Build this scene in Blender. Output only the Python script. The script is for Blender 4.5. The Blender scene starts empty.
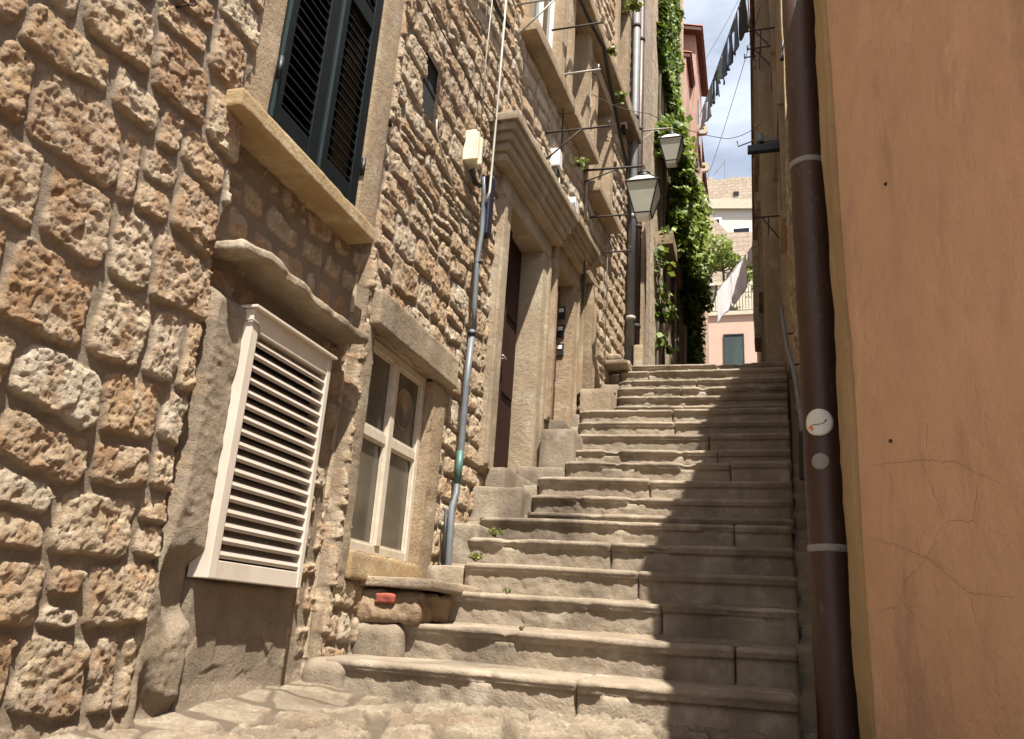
import bpy, bmesh, math, random
import numpy as np
from mathutils import Matrix, Vector
R_ = math.radians
random.seed(7)
SC = bpy.context.scene
COL = SC.collection

# ------------------------------------------------------------ camera / light
cam = bpy.data.cameras.new('camera'); camo = bpy.data.objects.new('camera', cam); COL.objects.link(camo)
RM = ((0.95540, -0.02841, -0.29392), None)
def _cam():
    F = 793.0
    up = np.array([168, -2470, F], float); up /= np.linalg.norm(up)
    h = np.array([245, 0, F], float); h[1] = -(up[0]*h[0]+up[2]*F)/up[1]
    fw = h/np.linalg.norm(h); rt = np.cross(fw, up)
    if rt[0] < 0: rt = -rt
    R = np.array([rt, fw, up])
    M = np.eye(4)
    M[:3, 0] = R @ [1, 0, 0]; M[:3, 1] = R @ [0, -1, 0]; M[:3, 2] = R @ [0, 0, -1]
    camo.matrix_world = Matrix(M.tolist())
    cam.sensor_width = 36; cam.lens = F/1024*36
_cam(); cam.clip_start = .05; cam.clip_end = 2000
SC.camera = camo

SUN = Vector((.265, -.40, 1.0)).normalized()      # towards the sun
sl = bpy.data.lights.new('sun', 'SUN'); sl.energy = 5.0; sl.angle = R_(.53); sl.color = (1, .94, .84)
so = bpy.data.objects.new('sun', sl); COL.objects.link(so)
so.rotation_euler = SUN.to_track_quat('Z', 'Y').to_euler()
W = bpy.data.worlds.new('World'); SC.world = W; W.use_nodes = True
wn = W.node_tree; wn.nodes.clear()
sky = wn.nodes.new('ShaderNodeTexSky'); sky.sky_type = 'NISHITA'; sky.sun_disc = False
sky.sun_elevation = math.asin(SUN.z); sky.sun_rotation = math.atan2(SUN.x, SUN.y)
sky.dust_density = 1.6; sky.air_density = 1.0; sky.ozone_density = 1.2
tc = wn.nodes.new('ShaderNodeTexCoord'); mp = wn.nodes.new('ShaderNodeMapping'); mp.inputs['Scale'].default_value = (2.2, 2.2, 5.5)
nz = wn.nodes.new('ShaderNodeTexNoise'); nz.inputs['Scale'].default_value = 1.6; nz.inputs['Detail'].default_value = 8; nz.inputs['Roughness'].default_value = .58
rp = wn.nodes.new('ShaderNodeValToRGB'); rp.color_ramp.elements[0].position = .36; rp.color_ramp.elements[1].position = .72
rp.color_ramp.elements[0].color = (.30, .30, .30, 1); rp.color_ramp.elements[1].color = (.85, .85, .85, 1)
mx = wn.nodes.new('ShaderNodeMix'); mx.data_type = 'RGBA'
bg = wn.nodes.new('ShaderNodeBackground'); bg.inputs[1].default_value = .06
ou = wn.nodes.new('ShaderNodeOutputWorld')
L = wn.links.new
L(tc.outputs['Generated'], mp.inputs[0]); L(mp.outputs[0], nz.inputs[0]); L(nz.outputs[0], rp.inputs[0])
L(rp.outputs[0], mx.inputs[0]); L(sky.outputs[0], mx.inputs[6]); mx.inputs[7].default_value = (9.0, 9.5, 10.4, 1)
L(mx.outputs[2], bg.inputs[0]); L(bg.outputs[0], ou.inputs[0])
SC.view_settings.view_transform = 'Standard'; SC.view_settings.look = 'None'
SC.view_settings.exposure = 1.30; SC.view_settings.gamma = 1
SC.render.engine = 'CYCLES'
SC.cycles.max_bounces = 8; SC.cycles.diffuse_bounces = 5

# ------------------------------------------------------------ numpy noise
def _h(ix, iy, iz, s):
    n = (ix.astype(np.int64)*374761393 + iy.astype(np.int64)*668265263 + iz.astype(np.int64)*2147483647 + s*974634777) & 0xFFFFFFFF
    n = ((n ^ (n >> 13))*1274126177) & 0xFFFFFFFF
    n = ((n ^ (n >> 16))*2246822519) & 0xFFFFFFFF
    return ((n ^ (n >> 15)) & 0xFFFFFF)/float(0xFFFFFF)
def vn(x, y, z, s=0):
    x0 = np.floor(x); y0 = np.floor(y); z0 = np.floor(z)
    fx, fy, fz = x-x0, y-y0, z-z0
    fx = fx*fx*(3-2*fx); fy = fy*fy*(3-2*fy); fz = fz*fz*(3-2*fz)
    r = 0
    for a in (0, 1):
        for b in (0, 1):
            for c in (0, 1):
                r = r + _h(x0+a, y0+b, z0+c, s)*(fx if a else 1-fx)*(fy if b else 1-fy)*(fz if c else 1-fz)
    return r*2-1
def fbm(x, y, z, o=4, s=0, g=.5):
    r = 0; a = 1; t = 0
    for i in range(o):
        r = r + a*vn(x, y, z, s+i); t += a; a *= g; x = x*2.03+5.1; y = y*2.03+1.7; z = z*2.03+9.2
    return r/t
def ridge(x, y, z, o=4, s=0, g=.55):
    r = 0; a = 1; t = 0
    for i in range(o):
        r = r + a*(1-2*np.abs(vn(x, y, z, s+i))); t += a; a *= g; x = x*2.07+5.1; y = y*2.07+1.7; z = z*2.07+9.2
    return r/t
def facet(u, v, sc, s=0, tilt=1.0):
    x = u*sc; y = v*sc; x0 = np.floor(x); y0 = np.floor(y); best = np.full(x.shape, 9.0); val = np.zeros(x.shape); z = x0*0
    for a in (-1, 0, 1):
        for b in (-1, 0, 1):
            cx = x0+a; cy = y0+b; dx = x-(cx+_h(cx, cy, z, s)); dy = y-(cy+_h(cx, cy, z, s+1)); d = dx*dx+dy*dy
            h = (_h(cx, cy, z, s+2)-.5)*1.2 + tilt*((_h(cx, cy, z, s+3)-.5)*2*dx+(_h(cx, cy, z, s+4)-.5)*2*dy)
            m = d < best; best = np.where(m, d, best); val = np.where(m, h, val)
    return val
def sst(a, b, x):
    t = np.clip((x-a)/(b-a), 0, 1); return t*t*(3-2*t)

# ------------------------------------------------------------ materials
def NT(name):
    m = bpy.data.materials.new(name); m.use_nodes = True; m.node_tree.nodes.clear(); return m, m.node_tree
class G:
    def __init__(s, name):
        s.m, s.t = NT(name); s.b = s.n('BsdfPrincipled'); o = s.n('OutputMaterial'); s.l(s.b.outputs[0], o.inputs[0])
        s.co = s.n('TexCoord').outputs['Object']
    def n(s, k, **kw):
        x = s.t.nodes.new('ShaderNode'+k)
        for a, v in kw.items(): setattr(x, a, v)
        return x
    def l(s, a, b): s.t.links.new(a, b)
    def noise(s, sc, det=4, ro=.55, scale=(1, 1, 1), dist=0):
        v = s.co
        if scale != (1, 1, 1):
            mp = s.n('Mapping'); mp.inputs['Scale'].default_value = scale; s.l(v, mp.inputs[0]); v = mp.outputs[0]
        x = s.n('TexNoise'); x.inputs['Scale'].default_value = sc; x.inputs['Detail'].default_value = det
        x.inputs['Roughness'].default_value = ro; x.inputs['Distortion'].default_value = dist
        s.l(v, x.inputs[0]); return x.outputs[0]
    def ramp(s, v, pts):
        x = s.n('ValToRGB'); e = x.color_ramp.elements
        while len(e) < len(pts): e.new(.5)
        for i, (p, c) in enumerate(pts):
            e[i].position = p; e[i].color = (c, c, c, 1) if not hasattr(c, '__len__') else (*c, 1)
        s.l(v, x.inputs[0]); return x.outputs[0]
    def mix(s, f, a, b, mode='MIX'):
        x = s.n('Mix', data_type='RGBA', blend_type=mode)
        for i, v in ((0, f), (6, a), (7, b)):
            if hasattr(v, 'is_linked'): s.l(v, x.inputs[i])
            elif i == 0: x.inputs[0].default_value = v
            else: x.inputs[i].default_value = (*v, 1)
        return x.outputs[2]
    def bump(s, v, st=.5, d=.01, nrm=None):
        x = s.n('Bump'); x.inputs['Strength'].default_value = st; x.inputs['Distance'].default_value = d
        s.l(v, x.inputs['Height'])
        if nrm: s.l(nrm, x.inputs['Normal'])
        s.l(x.outputs[0], s.b.inputs['Normal']); return x.outputs[0]
    def col(s, c):
        if hasattr(c, 'is_linked'): s.l(c, s.b.inputs['Base Color'])
        else: s.b.inputs['Base Color'].default_value = (*c, 1)
    def rough(s, r): s.b.inputs['Roughness'].default_value = r

def stone_mat(name, c1, c2, grime=(.16, .12, .085), gs=.5, bumpd=.006, pale=None):
    g = G(name); g.rough(.93)
    a = g.mix(g.ramp(g.noise(2.3, 5, .6), [(.35, 0), (.65, 1)]), c1, c2)
    if pale: a = g.mix(g.ramp(g.noise(5.1, 6, .65), [(.52, 0), (.68, .75)]), a, pale)
    a = g.mix(g.ramp(g.noise(38, 4, .7), [(.3, .0), (.75, .5)]), a, tuple(x*.62 for x in c1))
    a = g.mix(g.ramp(g.noise(1.4, 6, .65, (1, 1, .35)), [(.48, 0), (.72, gs)]), a, grime)
    g.col(a)
    n1 = g.bump(g.noise(22, 6, .7), .7, bumpd*2)
    g.bump(g.noise(90, 5, .75), .7, bumpd, n1)
    return g.m
def rubble_mat(name, stones, mortar, grime, gs=.45, bd=.006, rust=.75):
    g = G(name); g.rough(.95)
    at = g.n('Attribute'); at.attribute_name = 'tint'
    sp = g.n('SeparateColor'); g.l(at.outputs['Color'], sp.inputs[0])
    st = g.ramp(sp.outputs[0], [(i/(len(stones)-1), c) for i, c in enumerate(stones)])
    st = g.mix(g.ramp(g.noise(6, 6, .7), [(.42, 0), (.6, .6)]), st, (.55, .46, .34))
    st = g.mix(g.ramp(g.noise(8, 6, .7, (1.3, 1.1, .9)), [(.5, 0), (.62, rust)]), st, (.34, .19, .09))
    st = g.mix(g.ramp(g.noise(23, 5, .7), [(.54, 0), (.66, .6)]), st, (.60, .52, .41))
    mo = g.mix(g.ramp(g.noise(6, 5, .6), [(.35, 0), (.7, 1)]), mortar, tuple(x*.72 for x in mortar))
    c = g.mix(sp.outputs[1], mo, st)
    c = g.mix(g.ramp(g.noise(60, 4, .7), [(.35, 0), (.8, .45)]), c, (.14, .10, .07))
    c = g.mix(g.ramp(g.noise(1.1, 6, .65, (1, 1, .4)), [(.5, 0), (.72, gs)]), c, grime)
    g.col(c)
    n1 = g.bump(g.noise(34, 8, .75), .9, bd*3)
    g.bump(g.noise(150, 4, .7), .8, bd, n1)
    return g.m
def plain(name, c, rough=.6, metal=0, var=.25, bd=.001, sc=14, dirt=None, spec=None):
    g = G(name); g.rough(rough); g.b.inputs['Metallic'].default_value = metal
    a = g.mix(g.ramp(g.noise(sc, 5, .6), [(.3, 0), (.7, 1)]), c, tuple(x*(1-var) for x in c))
    if dirt: a = g.mix(g.ramp(g.noise(sc*.35, 6, .7, (1, 1, .3)), [(.5, 0), (.75, .7)]), a, dirt)
    g.col(a); g.bump(g.noise(sc*5, 4, .6), .5, bd)
    if spec is not None: g.b.inputs['Specular IOR Level'].default_value = spec
    return g.m
def masonry_mat(name, c1, c2, mortar, sx, sz, axis='Y', bd=.02, stretch=1):
    """coursed stone seen from afar: brick texture on distorted object coords"""
    g = G(name); g.rough(.95)
    s = g.n('SeparateXYZ'); g.l(g.co, s.inputs[0]); cb = g.n('CombineXYZ')
    g.l(s.outputs['Y' if axis == 'Y' else 'X'], cb.inputs[0]); g.l(s.outputs['Z'], cb.inputs[1])
    nt = g.n('TexNoise'); nt.inputs['Scale'].default_value = 3; nt.inputs['Detail'].default_value = 3; g.l(g.co, nt.inputs[0])
    vm = g.n('VectorMath', operation='MULTIPLY_ADD'); g.l(nt.outputs[1], vm.inputs[0]); vm.inputs[1].default_value = (.16, .12, 0); g.l(cb.outputs[0], vm.inputs[2])
    br = g.n('TexBrick'); br.offset = .5; br.squash = 1.0
    br.inputs['Scale'].default_value = 1; br.inputs['Brick Width'].default_value = sx; br.inputs['Row Height'].default_value = sz
    br.inputs['Mortar Size'].default_value = .012; br.inputs['Mortar Smooth'].default_value = .6; br.inputs['Bias'].default_value = 0
    br.inputs['Color1'].default_value = (*c1, 1); br.inputs['Color2'].default_value = (*c2, 1); br.inputs['Mortar'].default_value = (*mortar, 1)
    g.l(vm.outputs[0], br.inputs[0])
    c = g.mix(g.ramp(g.noise(2.5, 6, .7, (1, 1, .5)), [(.4, 0), (.7, .6)]), br.outputs[0], tuple(x*.45 for x in c1))
    c = g.mix(g.ramp(g.noise(17, 5, .7), [(.4, 0), (.7, .5)]), c, tuple(min(x*1.3, .8) for x in c2))
    g.col(c)
    n1 = g.bump(g.ramp(br.outputs[1], [(0, 1.0), (1, 0.0)]), .9, bd)
    g.bump(g.noise(14, 6, .75), .9, bd*1.2, n1)
    return g.m

M = {}
M['rubble'] = rubble_mat('rubble_stone', [(.40, .24, .115), (.50, .38, .24), (.30, .165, .075), (.44, .29, .15), (.58, .50, .38), (.36, .22, .12), (.52, .42, .29), (.42, .26, .13)], (.31, .245, .175), (.14, .09, .05))
M['rubble_right'] = rubble_mat('rubble_ochre', [(.42, .32, .19), (.50, .42, .30), (.36, .26, .15)], (.40, .32, .20), (.12, .09, .06), .7)
M['flags'] = rubble_mat('worn_flagstone', [(.29, .22, .145), (.33, .27, .19), (.25, .185, .12), (.30, .24, .17)], (.20, .15, .10), (.10, .07, .045), .8, .010, .2)
M['dressed'] = stone_mat('dressed_stone', (.36, .265, .165), (.29, .205, .125), grime=(.09, .062, .04), gs=.9, pale=(.45, .38, .28), bumpd=.009)
M['dressed_pale'] = stone_mat('pale_limestone', (.39, .305, .205), (.31, .235, .155), pale=(.50, .44, .34), grime=(.11, .08, .055), gs=.8, bumpd=.009)
M['sill'] = stone_mat('ochre_sill_stone', (.40, .28, .14), (.33, .23, .12), pale=(.52, .45, .31), grime=(.10, .07, .05))
M['step'] = stone_mat('stair_stone', (.32, .26, .19), (.21, .165, .12), grime=(.075, .055, .038), gs=.95, pale=(.44, .38, .30))
M['paving'] = stone_mat('paving_stone', (.27, .215, .15), (.23, .175, .12), grime=(.14, .10, .065), gs=.7, pale=(.45, .38, .28), bumpd=.010)
M['old_plaster'] = stone_mat('old_plaster', (.30, .22, .145), (.25, .18, .12), grime=(.14, .10, .07), gs=.8)
M['rubble_plain'] = stone_mat('rubble_core', (.33, .23, .14), (.26, .18, .11), pale=(.44, .37, .28), grime=(.12, .08, .05), gs=.6, bumpd=.012)
M['pink'] = None
M['white_metal'] = plain('cream_painted_metal', (.62, .55, .47), .38, 0, .08, .0006, 9, dirt=(.42, .35, .28))
M['slat_metal'] = plain('slat_metal', (.40, .35, .30), .30, 0, .10, .0006, 9, dirt=(.36, .29, .23))
M['shutter'] = plain('dark_green_shutter', (.004, .008, .009), .6, 0, .3, .001, 12, spec=.15)
M['shutter_edge'] = plain('worn_green_paint', (.02, .045, .05), .5, 0, .3, .001, 18)
M['cream_wood'] = plain('cream_window_wood', (.56, .49, .39), .6, 0, .2, .001, 22, dirt=(.33, .27, .20))
M['white_wood'] = plain('white_window_wood', (.78, .77, .73), .55, 0, .1, .001, 20)
M['door_wood'] = plain('dark_red_door_wood', (.03, .009, .006), .7, 0, .4, .002, 10, spec=.2)
M['door_red'] = plain('oxblood_door_wood', (.11, .022, .013), .5, 0, .3, .002, 10)
M['dark'] = plain('dark_void', (.012, .011, .010), .9)
M['iron'] = plain('rusty_iron', (.05, .035, .03), .75, .2, .4, .001, 30)
M['black_iron'] = plain('black_iron', (.018, .018, .02), .5, .3, .3, .0006, 30)
M['galv'] = plain('galvanised_rod', (.36, .34, .31), .55, .2, .3, .0006, 30)
M['conduit'] = plain('grey_blue_conduit', (.13, .145, .16), .45, 0, .2, .0006, 12, dirt=(.16, .15, .14))
M['conduit_green'] = plain('green_stained_conduit', (.06, .13, .115), .5, 0, .2, .0006, 12)
M['pipe_grey'] = plain('grey_pipe', (.17, .175, .185), .6, .0, .3, .001, 10, dirt=(.14, .10, .08))
M['box_cream'] = plain('cream_plastic', (.72, .67, .50), .45, 0, .06, .0003, 9)
M['box_white'] = plain('white_plastic', (.74, .73, .70), .45, 0, .08, .0003, 9)
M['navy'] = plain('navy_enamel', (.014, .015, .04), .4, 0, .3, .0006, 14)
M['cable'] = plain('black_cable', (.02, .02, .02), .6)
M['wire_pale'] = plain('pale_cable', (.33, .30, .25), .6)
M['brick_red'] = plain('red_brick', (.30, .075, .045), .9, 0, .3, .004, 18)
M['tile'] = plain('terracotta_tile', (.33, .12, .07), .9, 0, .45, .004, 5, dirt=(.12, .07, .05))
M['eave_wood'] = plain('dark_eave_wood', (.10, .045, .03), .85, 0, .4, .003, 8)
def sheet_mat():
    g = G('white_cotton'); g.rough(.9); g.col((.84, .84, .87)); tr = g.n('BsdfTranslucent'); tr.inputs[0].default_value = (.82, .82, .86, 1)
    mxs = g.n('MixShader'); mxs.inputs[0].default_value = .5; out = [n for n in g.t.nodes if n.type == 'OUTPUT_MATERIAL'][0]
    g.l(g.b.outputs[0], mxs.inputs[1]); g.l(tr.outputs[0], mxs.inputs[2]); g.l(mxs.outputs[0], out.inputs[0]); g.bump(g.noise(9, 4), .4, .01); return g.m
M['sheet'] = sheet_mat()
M['denim'] = plain('blue_denim', (.10, .14, .25), .95, 0, .4, .002, 8)
M['denim_pale'] = plain('pale_denim', (.30, .36, .47), .95, 0, .25, .002, 8)
M['cloth_black'] = plain('black_cloth', (.012, .012, .02), .95, 0, .3, .002, 8)
M['far_pink'] = plain('far_pink_plaster', (.47, .33, .26), .9, 0, .12, .004, 2, dirt=(.50, .34, .27))
M['far_white'] = plain('far_white_plaster', (.52, .49, .44), .9, 0, .1, .004, 2, dirt=(.5, .45, .4))
M['cream_stone'] = plain('cream_balustrade_stone', (.48, .43, .33), .9, 0, .2, .006, 4, dirt=(.42, .36, .26))
M['green_door'] = plain('blue_green_door', (.012, .028, .027), .6, 0, .4, .002, 3, dirt=(.03, .07, .06))
M['far_stone'] = masonry_mat('far_fortress_stone', (.37, .29, .22), (.46, .38, .30), (.28, .22, .165), .62, .30, 'X', .05)
M['stone_c'] = masonry_mat('weathered_house_stone', (.36, .27, .20), (.42, .33, .25), (.27, .20, .15), .34, .2, 'Y', .02)
M['stone_d'] = masonry_mat('ochre_house_stone', (.40, .31, .21), (.47, .38, .27), (.28, .21, .14), .4, .24, 'Y', .02)
M['streaked'] = stone_mat('streaked_ochre_plaster', (.36, .27, .165), (.29, .21, .13), grime=(.10, .075, .05), gs=.7, pale=(.46, .39, .29), bumpd=.008)
for n_ in M['streaked'].node_tree.nodes:
    if n_.type == 'MAPPING': n_.inputs['Scale'].default_value = (1, 2.2, .10)
M['stone_r'] = masonry_mat('right_house_stone', (.40, .31, .20), (.50, .41, .29), (.26, .20, .13), .38, .22, 'Y', .03)
M['pinkish'] = plain('faded_pink_plaster', (.46, .30, .235), .92, 0, .25, .006, 3, dirt=(.24, .17, .13))
M['sticker'] = plain('white_sticker', (.66, .65, .62), .5, 0, .08, .0002, 20)
M['sticker_ink'] = plain('sticker_black_ink', (.03, .03, .035), .6)
M['sticker_orange'] = plain('sticker_orange_ink', (.65, .16, .04), .6)
M['foil'] = plain('scratched_sticker', (.27, .26, .25), .6, .1, .25, .0006, 40)
def glass(name, c, r=.08):
    g = G(name); g.rough(r); g.col(g.mix(g.ramp(g.noise(2.2, 3), [(.35, 0), (.65, 1)]), c, tuple(x*.5 for x in c))); return g.m
M['pane'] = glass('dusty_dark_glass', (.12, .105, .075), .2)
M['pane_dark'] = glass('dark_glass', (.015, .016, .018), .06)
def lamp_glass():
    g = G('frosted_lamp_glass'); g.rough(.35); g.col((.62, .62, .52)); g.b.inputs['Transmission Weight'].default_value = .35
    g.b.inputs['IOR'].default_value = 1.15; return g.m
M['lampglass'] = lamp_glass()
def pipe_mat():
    g = G('brown_drainpipe_paint'); g.rough(.5)
    a = g.mix(g.ramp(g.noise(4, 6, .65, (1, 1, .25)), [(.35, 0), (.7, 1)]), (.042, .018, .011), (.066, .034, .022))
    a = g.mix(g.ramp(g.noise(46, 5, .7, (1, 1, .3)), [(.58, 0), (.70, .6)]), a, (.14, .11, .10))
    g.col(a); g.bump(g.noise(18, 5, .6), .4, .004); return g.m
M['pipe'] = pipe_mat()
def pink_mat():
    g = G('pink_plaster'); g.rough(.93)
    a = g.mix(g.ramp(g.noise(1.3, 5, .6), [(.35, 0), (.68, 1)]), (.70, .44, .285), (.62, .38, .25))
    a = g.mix(g.ramp(g.noise(5.5, 6, .7, (1, 1, .7)), [(.45, 0), (.75, .45)]), a, (.47, .29, .21))
    a = g.mix(g.ramp(g.noise(.9, 5, .6, (1, 1, .6)), [(.5, 0), (.7, .45)]), a, (.70, .42, .25))
    a = g.mix(g.ramp(g.noise(2.6, 8, .72, (1, 1, .5)), [(.52, 0), (.64, .6)]), a, (.42, .27, .20))
    a = g.mix(g.ramp(g.noise(1.9, 9, .75, (1.3, 1, .9)), [(.56, 0), (.60, .45)]), a, (.78, .52, .35))
    a = g.mix(g.ramp(g.noise(120, 3, .7), [(.62, 0), (.8, .35)]), a, (.30, .17, .12))
    g.col(a)
    n1 = g.bump(g.noise(6, 6, .65), .8, .03)
    n2 = g.bump(g.noise(45, 7, .75), .8, .008, n1)
    g.bump(g.noise(320, 3, .7), .5, .0016, n2); return g.m
M['pink'] = pink_mat()
M['yellow_plaster'] = stone_mat('yellow_edge_plaster', (.47, .34, .18), (.38, .27, .15), grime=(.20, .12, .06), gs=.8, bumpd=.004)
def leaf_mat(name, c1, c2):
    g = G(name); g.rough(.55)
    at = g.n('Attribute'); at.attribute_name = 'tint'; sp = g.n('SeparateColor'); g.l(at.outputs['Color'], sp.inputs[0])
    g.col(g.mix(sp.outputs[0], c1, c2)); g.b.inputs['Specular IOR Level'].default_value = .35
    tr = g.n('BsdfTranslucent'); mxs = g.n('MixShader'); mxs.inputs[0].default_value = .22
    tr.inputs[0].default_value = (c2[0]*1.4, c2[1]*1.5, c2[2], 1)
    out = [n for n in g.t.nodes if n.type == 'OUTPUT_MATERIAL'][0]
    g.l(g.b.outputs[0], mxs.inputs[1]); g.l(tr.outputs[0], mxs.inputs[2]); g.l(mxs.outputs[0], out.inputs[0])
    return g.m
M['ivy'] = leaf_mat('ivy_leaf', (.03, .065, .012), (.13, .18, .03))
M['ivy_light'] = leaf_mat('pale_ivy_leaf', (.11, .16, .025), (.22, .27, .05))
M['weed'] = leaf_mat('weed_leaf', (.10, .13, .03), (.18, .19, .05))
M['tree'] = leaf_mat('tree_leaf', (.10, .15, .03), (.22, .25, .06))
M['bark'] = plain('bark', (.12, .09, .06), .95, 0, .4, .01, 12)

# ------------------------------------------------------------ object helpers
def link(o, parent=None):
    COL.objects.link(o)
    if parent: o.parent = parent
    return o
def tag(o, label=None, cat=None, group=None, kind=None):
    if label: o['label'] = label
    if cat: o['category'] = cat
    if group: o['group'] = group
    if kind: o['kind'] = kind
    return o
def thing(name, label, cat, loc=(0, 0, 0), group=None, rz=0):
    o = bpy.data.objects.new(name, None); o.empty_display_size = .1; link(o); o.location = loc; o.rotation_euler = (0, 0, rz)
    bpy.context.view_layer.update()
    return tag(o, label, cat, group)
def mesh_np(name, V, Fq, mat, parent=None, smooth=True, tint=None, tris=None):
    """V (n,3) world coords, Fq (m,4) quads"""
    V = np.asarray(V, np.float64)
    if parent is not None: V = V - np.array(parent_origin(parent))
    me = bpy.data.meshes.new(name)
    Fq = np.asarray(Fq, np.int32); n, k = Fq.shape
    me.vertices.add(len(V)); me.vertices.foreach_set('co', V.astype(np.float32).ravel())
    me.loops.add(n*k); me.loops.foreach_set('vertex_index', Fq.ravel())
    me.polygons.add(n); me.polygons.foreach_set('loop_start', np.arange(0, n*k, k, dtype=np.int32))
    me.polygons.foreach_set('loop_total', np.full(n, k, np.int32))
    me.update(calc_edges=True)
    if smooth: me.polygons.foreach_set('use_smooth', np.ones(n, bool))
    if tint is not None:
        a = me.color_attributes.new('tint', 'FLOAT_COLOR', 'POINT')
        c = np.ones((len(V), 4), np.float32); c[:, :3] = tint; a.data.foreach_set('color', c.ravel())
    me.materials.append(M[mat] if isinstance(mat, str) else mat)
    return link(bpy.data.objects.new(name, me), parent)
def parent_origin(p):
    o = Vector((0, 0, 0))
    while p is not None: o += p.location; p = p.parent
    return tuple(o)
class MB:
    """collects simple solids into ONE mesh"""
    def __init__(s): s.v = []; s.f = []
    def add(s, vs, fs):
        b = len(s.v); s.v += [tuple(map(float, v)) for v in vs]; s.f += [tuple(i+b for i in f) for f in fs]; return s
    def box(s, x0, x1, y0, y1, z0, z1):
        return s.add([(x0, y0, z0), (x1, y0, z0), (x1, y1, z0), (x0, y1, z0), (x0, y0, z1), (x1, y0, z1), (x1, y1, z1), (x0, y1, z1)],
                     [(0, 3, 2, 1), (4, 5, 6, 7), (0, 1, 5, 4), (1, 2, 6, 5), (2, 3, 7, 6), (3, 0, 4, 7)])
    def tube(s, pts, r, n=8, r2=None):
        pts = [Vector(p) for p in pts]; rings = []
        ref = None
        for i, p in enumerate(pts):
            d = (pts[min(i+1, len(pts)-1)]-pts[max(i-1, 0)]).normalized()
            if ref is None or abs(d.dot(ref)) > .98:
                ref = Vector((0, 0, 1)) if abs(d.z) < .9 else Vector((1, 0, 0))
            a = d.cross(ref).normalized(); b = d.cross(a).normalized()
            rr = r if r2 is None else r+(r2-r)*i/(len(pts)-1)
            rings.append([p+(a*math.cos(2*math.pi*k/n)+b*math.sin(2*math.pi*k/n))*rr for k in range(n)])
        vs = [v for r_ in rings for v in r_]; fs = []
        for i in range(len(pts)-1):
            for k in range(n): fs.append((i*n+k, i*n+(k+1) % n, (i+1)*n+(k+1) % n, (i+1)*n+k))
        fs.append(tuple(range(n-1, -1, -1))); fs.append(tuple((len(pts)-1)*n+k for k in range(n)))
        return s.add(vs, fs)
    def lathe(s, c, prof, n=16, axis='Z'):
        vs = []
        for r, h in prof:
            for k in range(n):
                a = 2*math.pi*k/n
                p = (r*math.cos(a), r*math.sin(a), h)
                if axis == 'X': p = (h, r*math.cos(a), r*math.sin(a))
                if axis == 'Y': p = (r*math.cos(a), h, r*math.sin(a))
                vs.append((c[0]+p[0], c[1]+p[1], c[2]+p[2]))
        fs = []
        for i in range(len(prof)-1):
            for k in range(n): fs.append((i*n+k, i*n+(k+1) % n, (i+1)*n+(k+1) % n, (i+1)*n+k))
        fs.append(tuple(range(n-1, -1, -1))); fs.append(tuple((len(prof)-1)*n+k for k in range(n)))
        return s.add(vs, fs)
    def build(s, name, mat, parent=None, smooth=False, bevel=0):
        o = Vector(parent_origin(parent)) if parent else Vector()
        me = bpy.data.meshes.new(name); me.from_pydata([tuple(Vector(v)-o) for v in s.v], [], s.f); me.update()
        bm = bmesh.new(); bm.from_mesh(me); bmesh.ops.recalc_face_normals(bm, faces=bm.faces)
        if bevel:
            es = [e for e in bm.edges if len(e.link_faces) == 2 and e.calc_face_angle(0) > .6]
            bmesh.ops.bevel(bm, geom=es, offset=bevel, segments=2, affect='EDGES', profile=.6)
        bm.to_mesh(me); bm.free()
        if smooth:
            for p in me.polygons: p.use_smooth = True
        me.materials.append(M[mat])
        return link(bpy.data.objects.new(name, me), parent)

def rblock(x0, x1, y0, y1, z0, z1, r=.012, res=.02, amp=.004, fr=9, seed=0, xf=None):
    """rounded rough stone block -> (V, F)"""
    Vs = []; Fs = []; base = 0
    lo = np.array([x0, y0, z0]); hi = np.array([x1, y1, z1])
    for ax in range(3):
        for sd in (0, 1):
            a, b = [i for i in range(3) if i != ax]
            na = max(2, min(240, int((hi[a]-lo[a])/res)+1)); nb = max(2, min(160, int((hi[b]-lo[b])/res)+1))
            A, B = np.meshgrid(np.linspace(0, 1, na+1), np.linspace(0, 1, nb+1), indexing='ij')
            P = np.zeros((A.size, 3)); P[:, a] = lo[a]+A.ravel()*(hi[a]-lo[a]); P[:, b] = lo[b]+B.ravel()*(hi[b]-lo[b])
            P[:, ax] = hi[ax] if sd else lo[ax]
            idx = np.arange(A.size).reshape(A.shape)
            q = np.stack([idx[:-1, :-1], idx[1:, :-1], idx[1:, 1:], idx[:-1, 1:]], -1).reshape(-1, 4)
            if (sd == 1) == (ax == 1): q = q[:, ::-1]
            Vs.append(P); Fs.append(q+base); base += A.size
    V = np.concatenate(Vs); Fq = np.concatenate(Fs)
    rr = min(r, .49*min(hi-lo)); c = np.clip(V, lo+rr, hi-rr); d = V-c; l = np.linalg.norm(d, axis=1); l[l < 1e-9] = 1
    n = d/l[:, None]; V = c+n*rr
    nz = fbm(V[:, 0]*fr+seed, V[:, 1]*fr, V[:, 2]*fr, 4, seed)*amp + np.minimum(0, ridge(V[:, 0]*fr*.6, V[:, 1]*fr*.6+seed, V[:, 2]*fr*.6, 3, seed+9)-.1)*amp*1.2
    V = V+n*nz[:, None]
    if xf: V = xf(V)
    return V, Fq
def blocks(name, lst, mat, parent=None, **kw):
    Vs, Fs, b = [], [], 0
    for i, a in enumerate(lst):
        k = dict(kw); k['seed'] = kw.get('seed', 0)+i*13
        V, Fq = rblock(*a, **k); Vs.append(V); Fs.append(Fq+b); b += len(V)
    return mesh_np(name, np.concatenate(Vs), np.concatenate(Fs), mat, parent)

def XL(y):      # left facade line
    y = np.asarray(y, float)
    return -1.9 + .07*np.clip(y-5, 0, 11)

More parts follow.
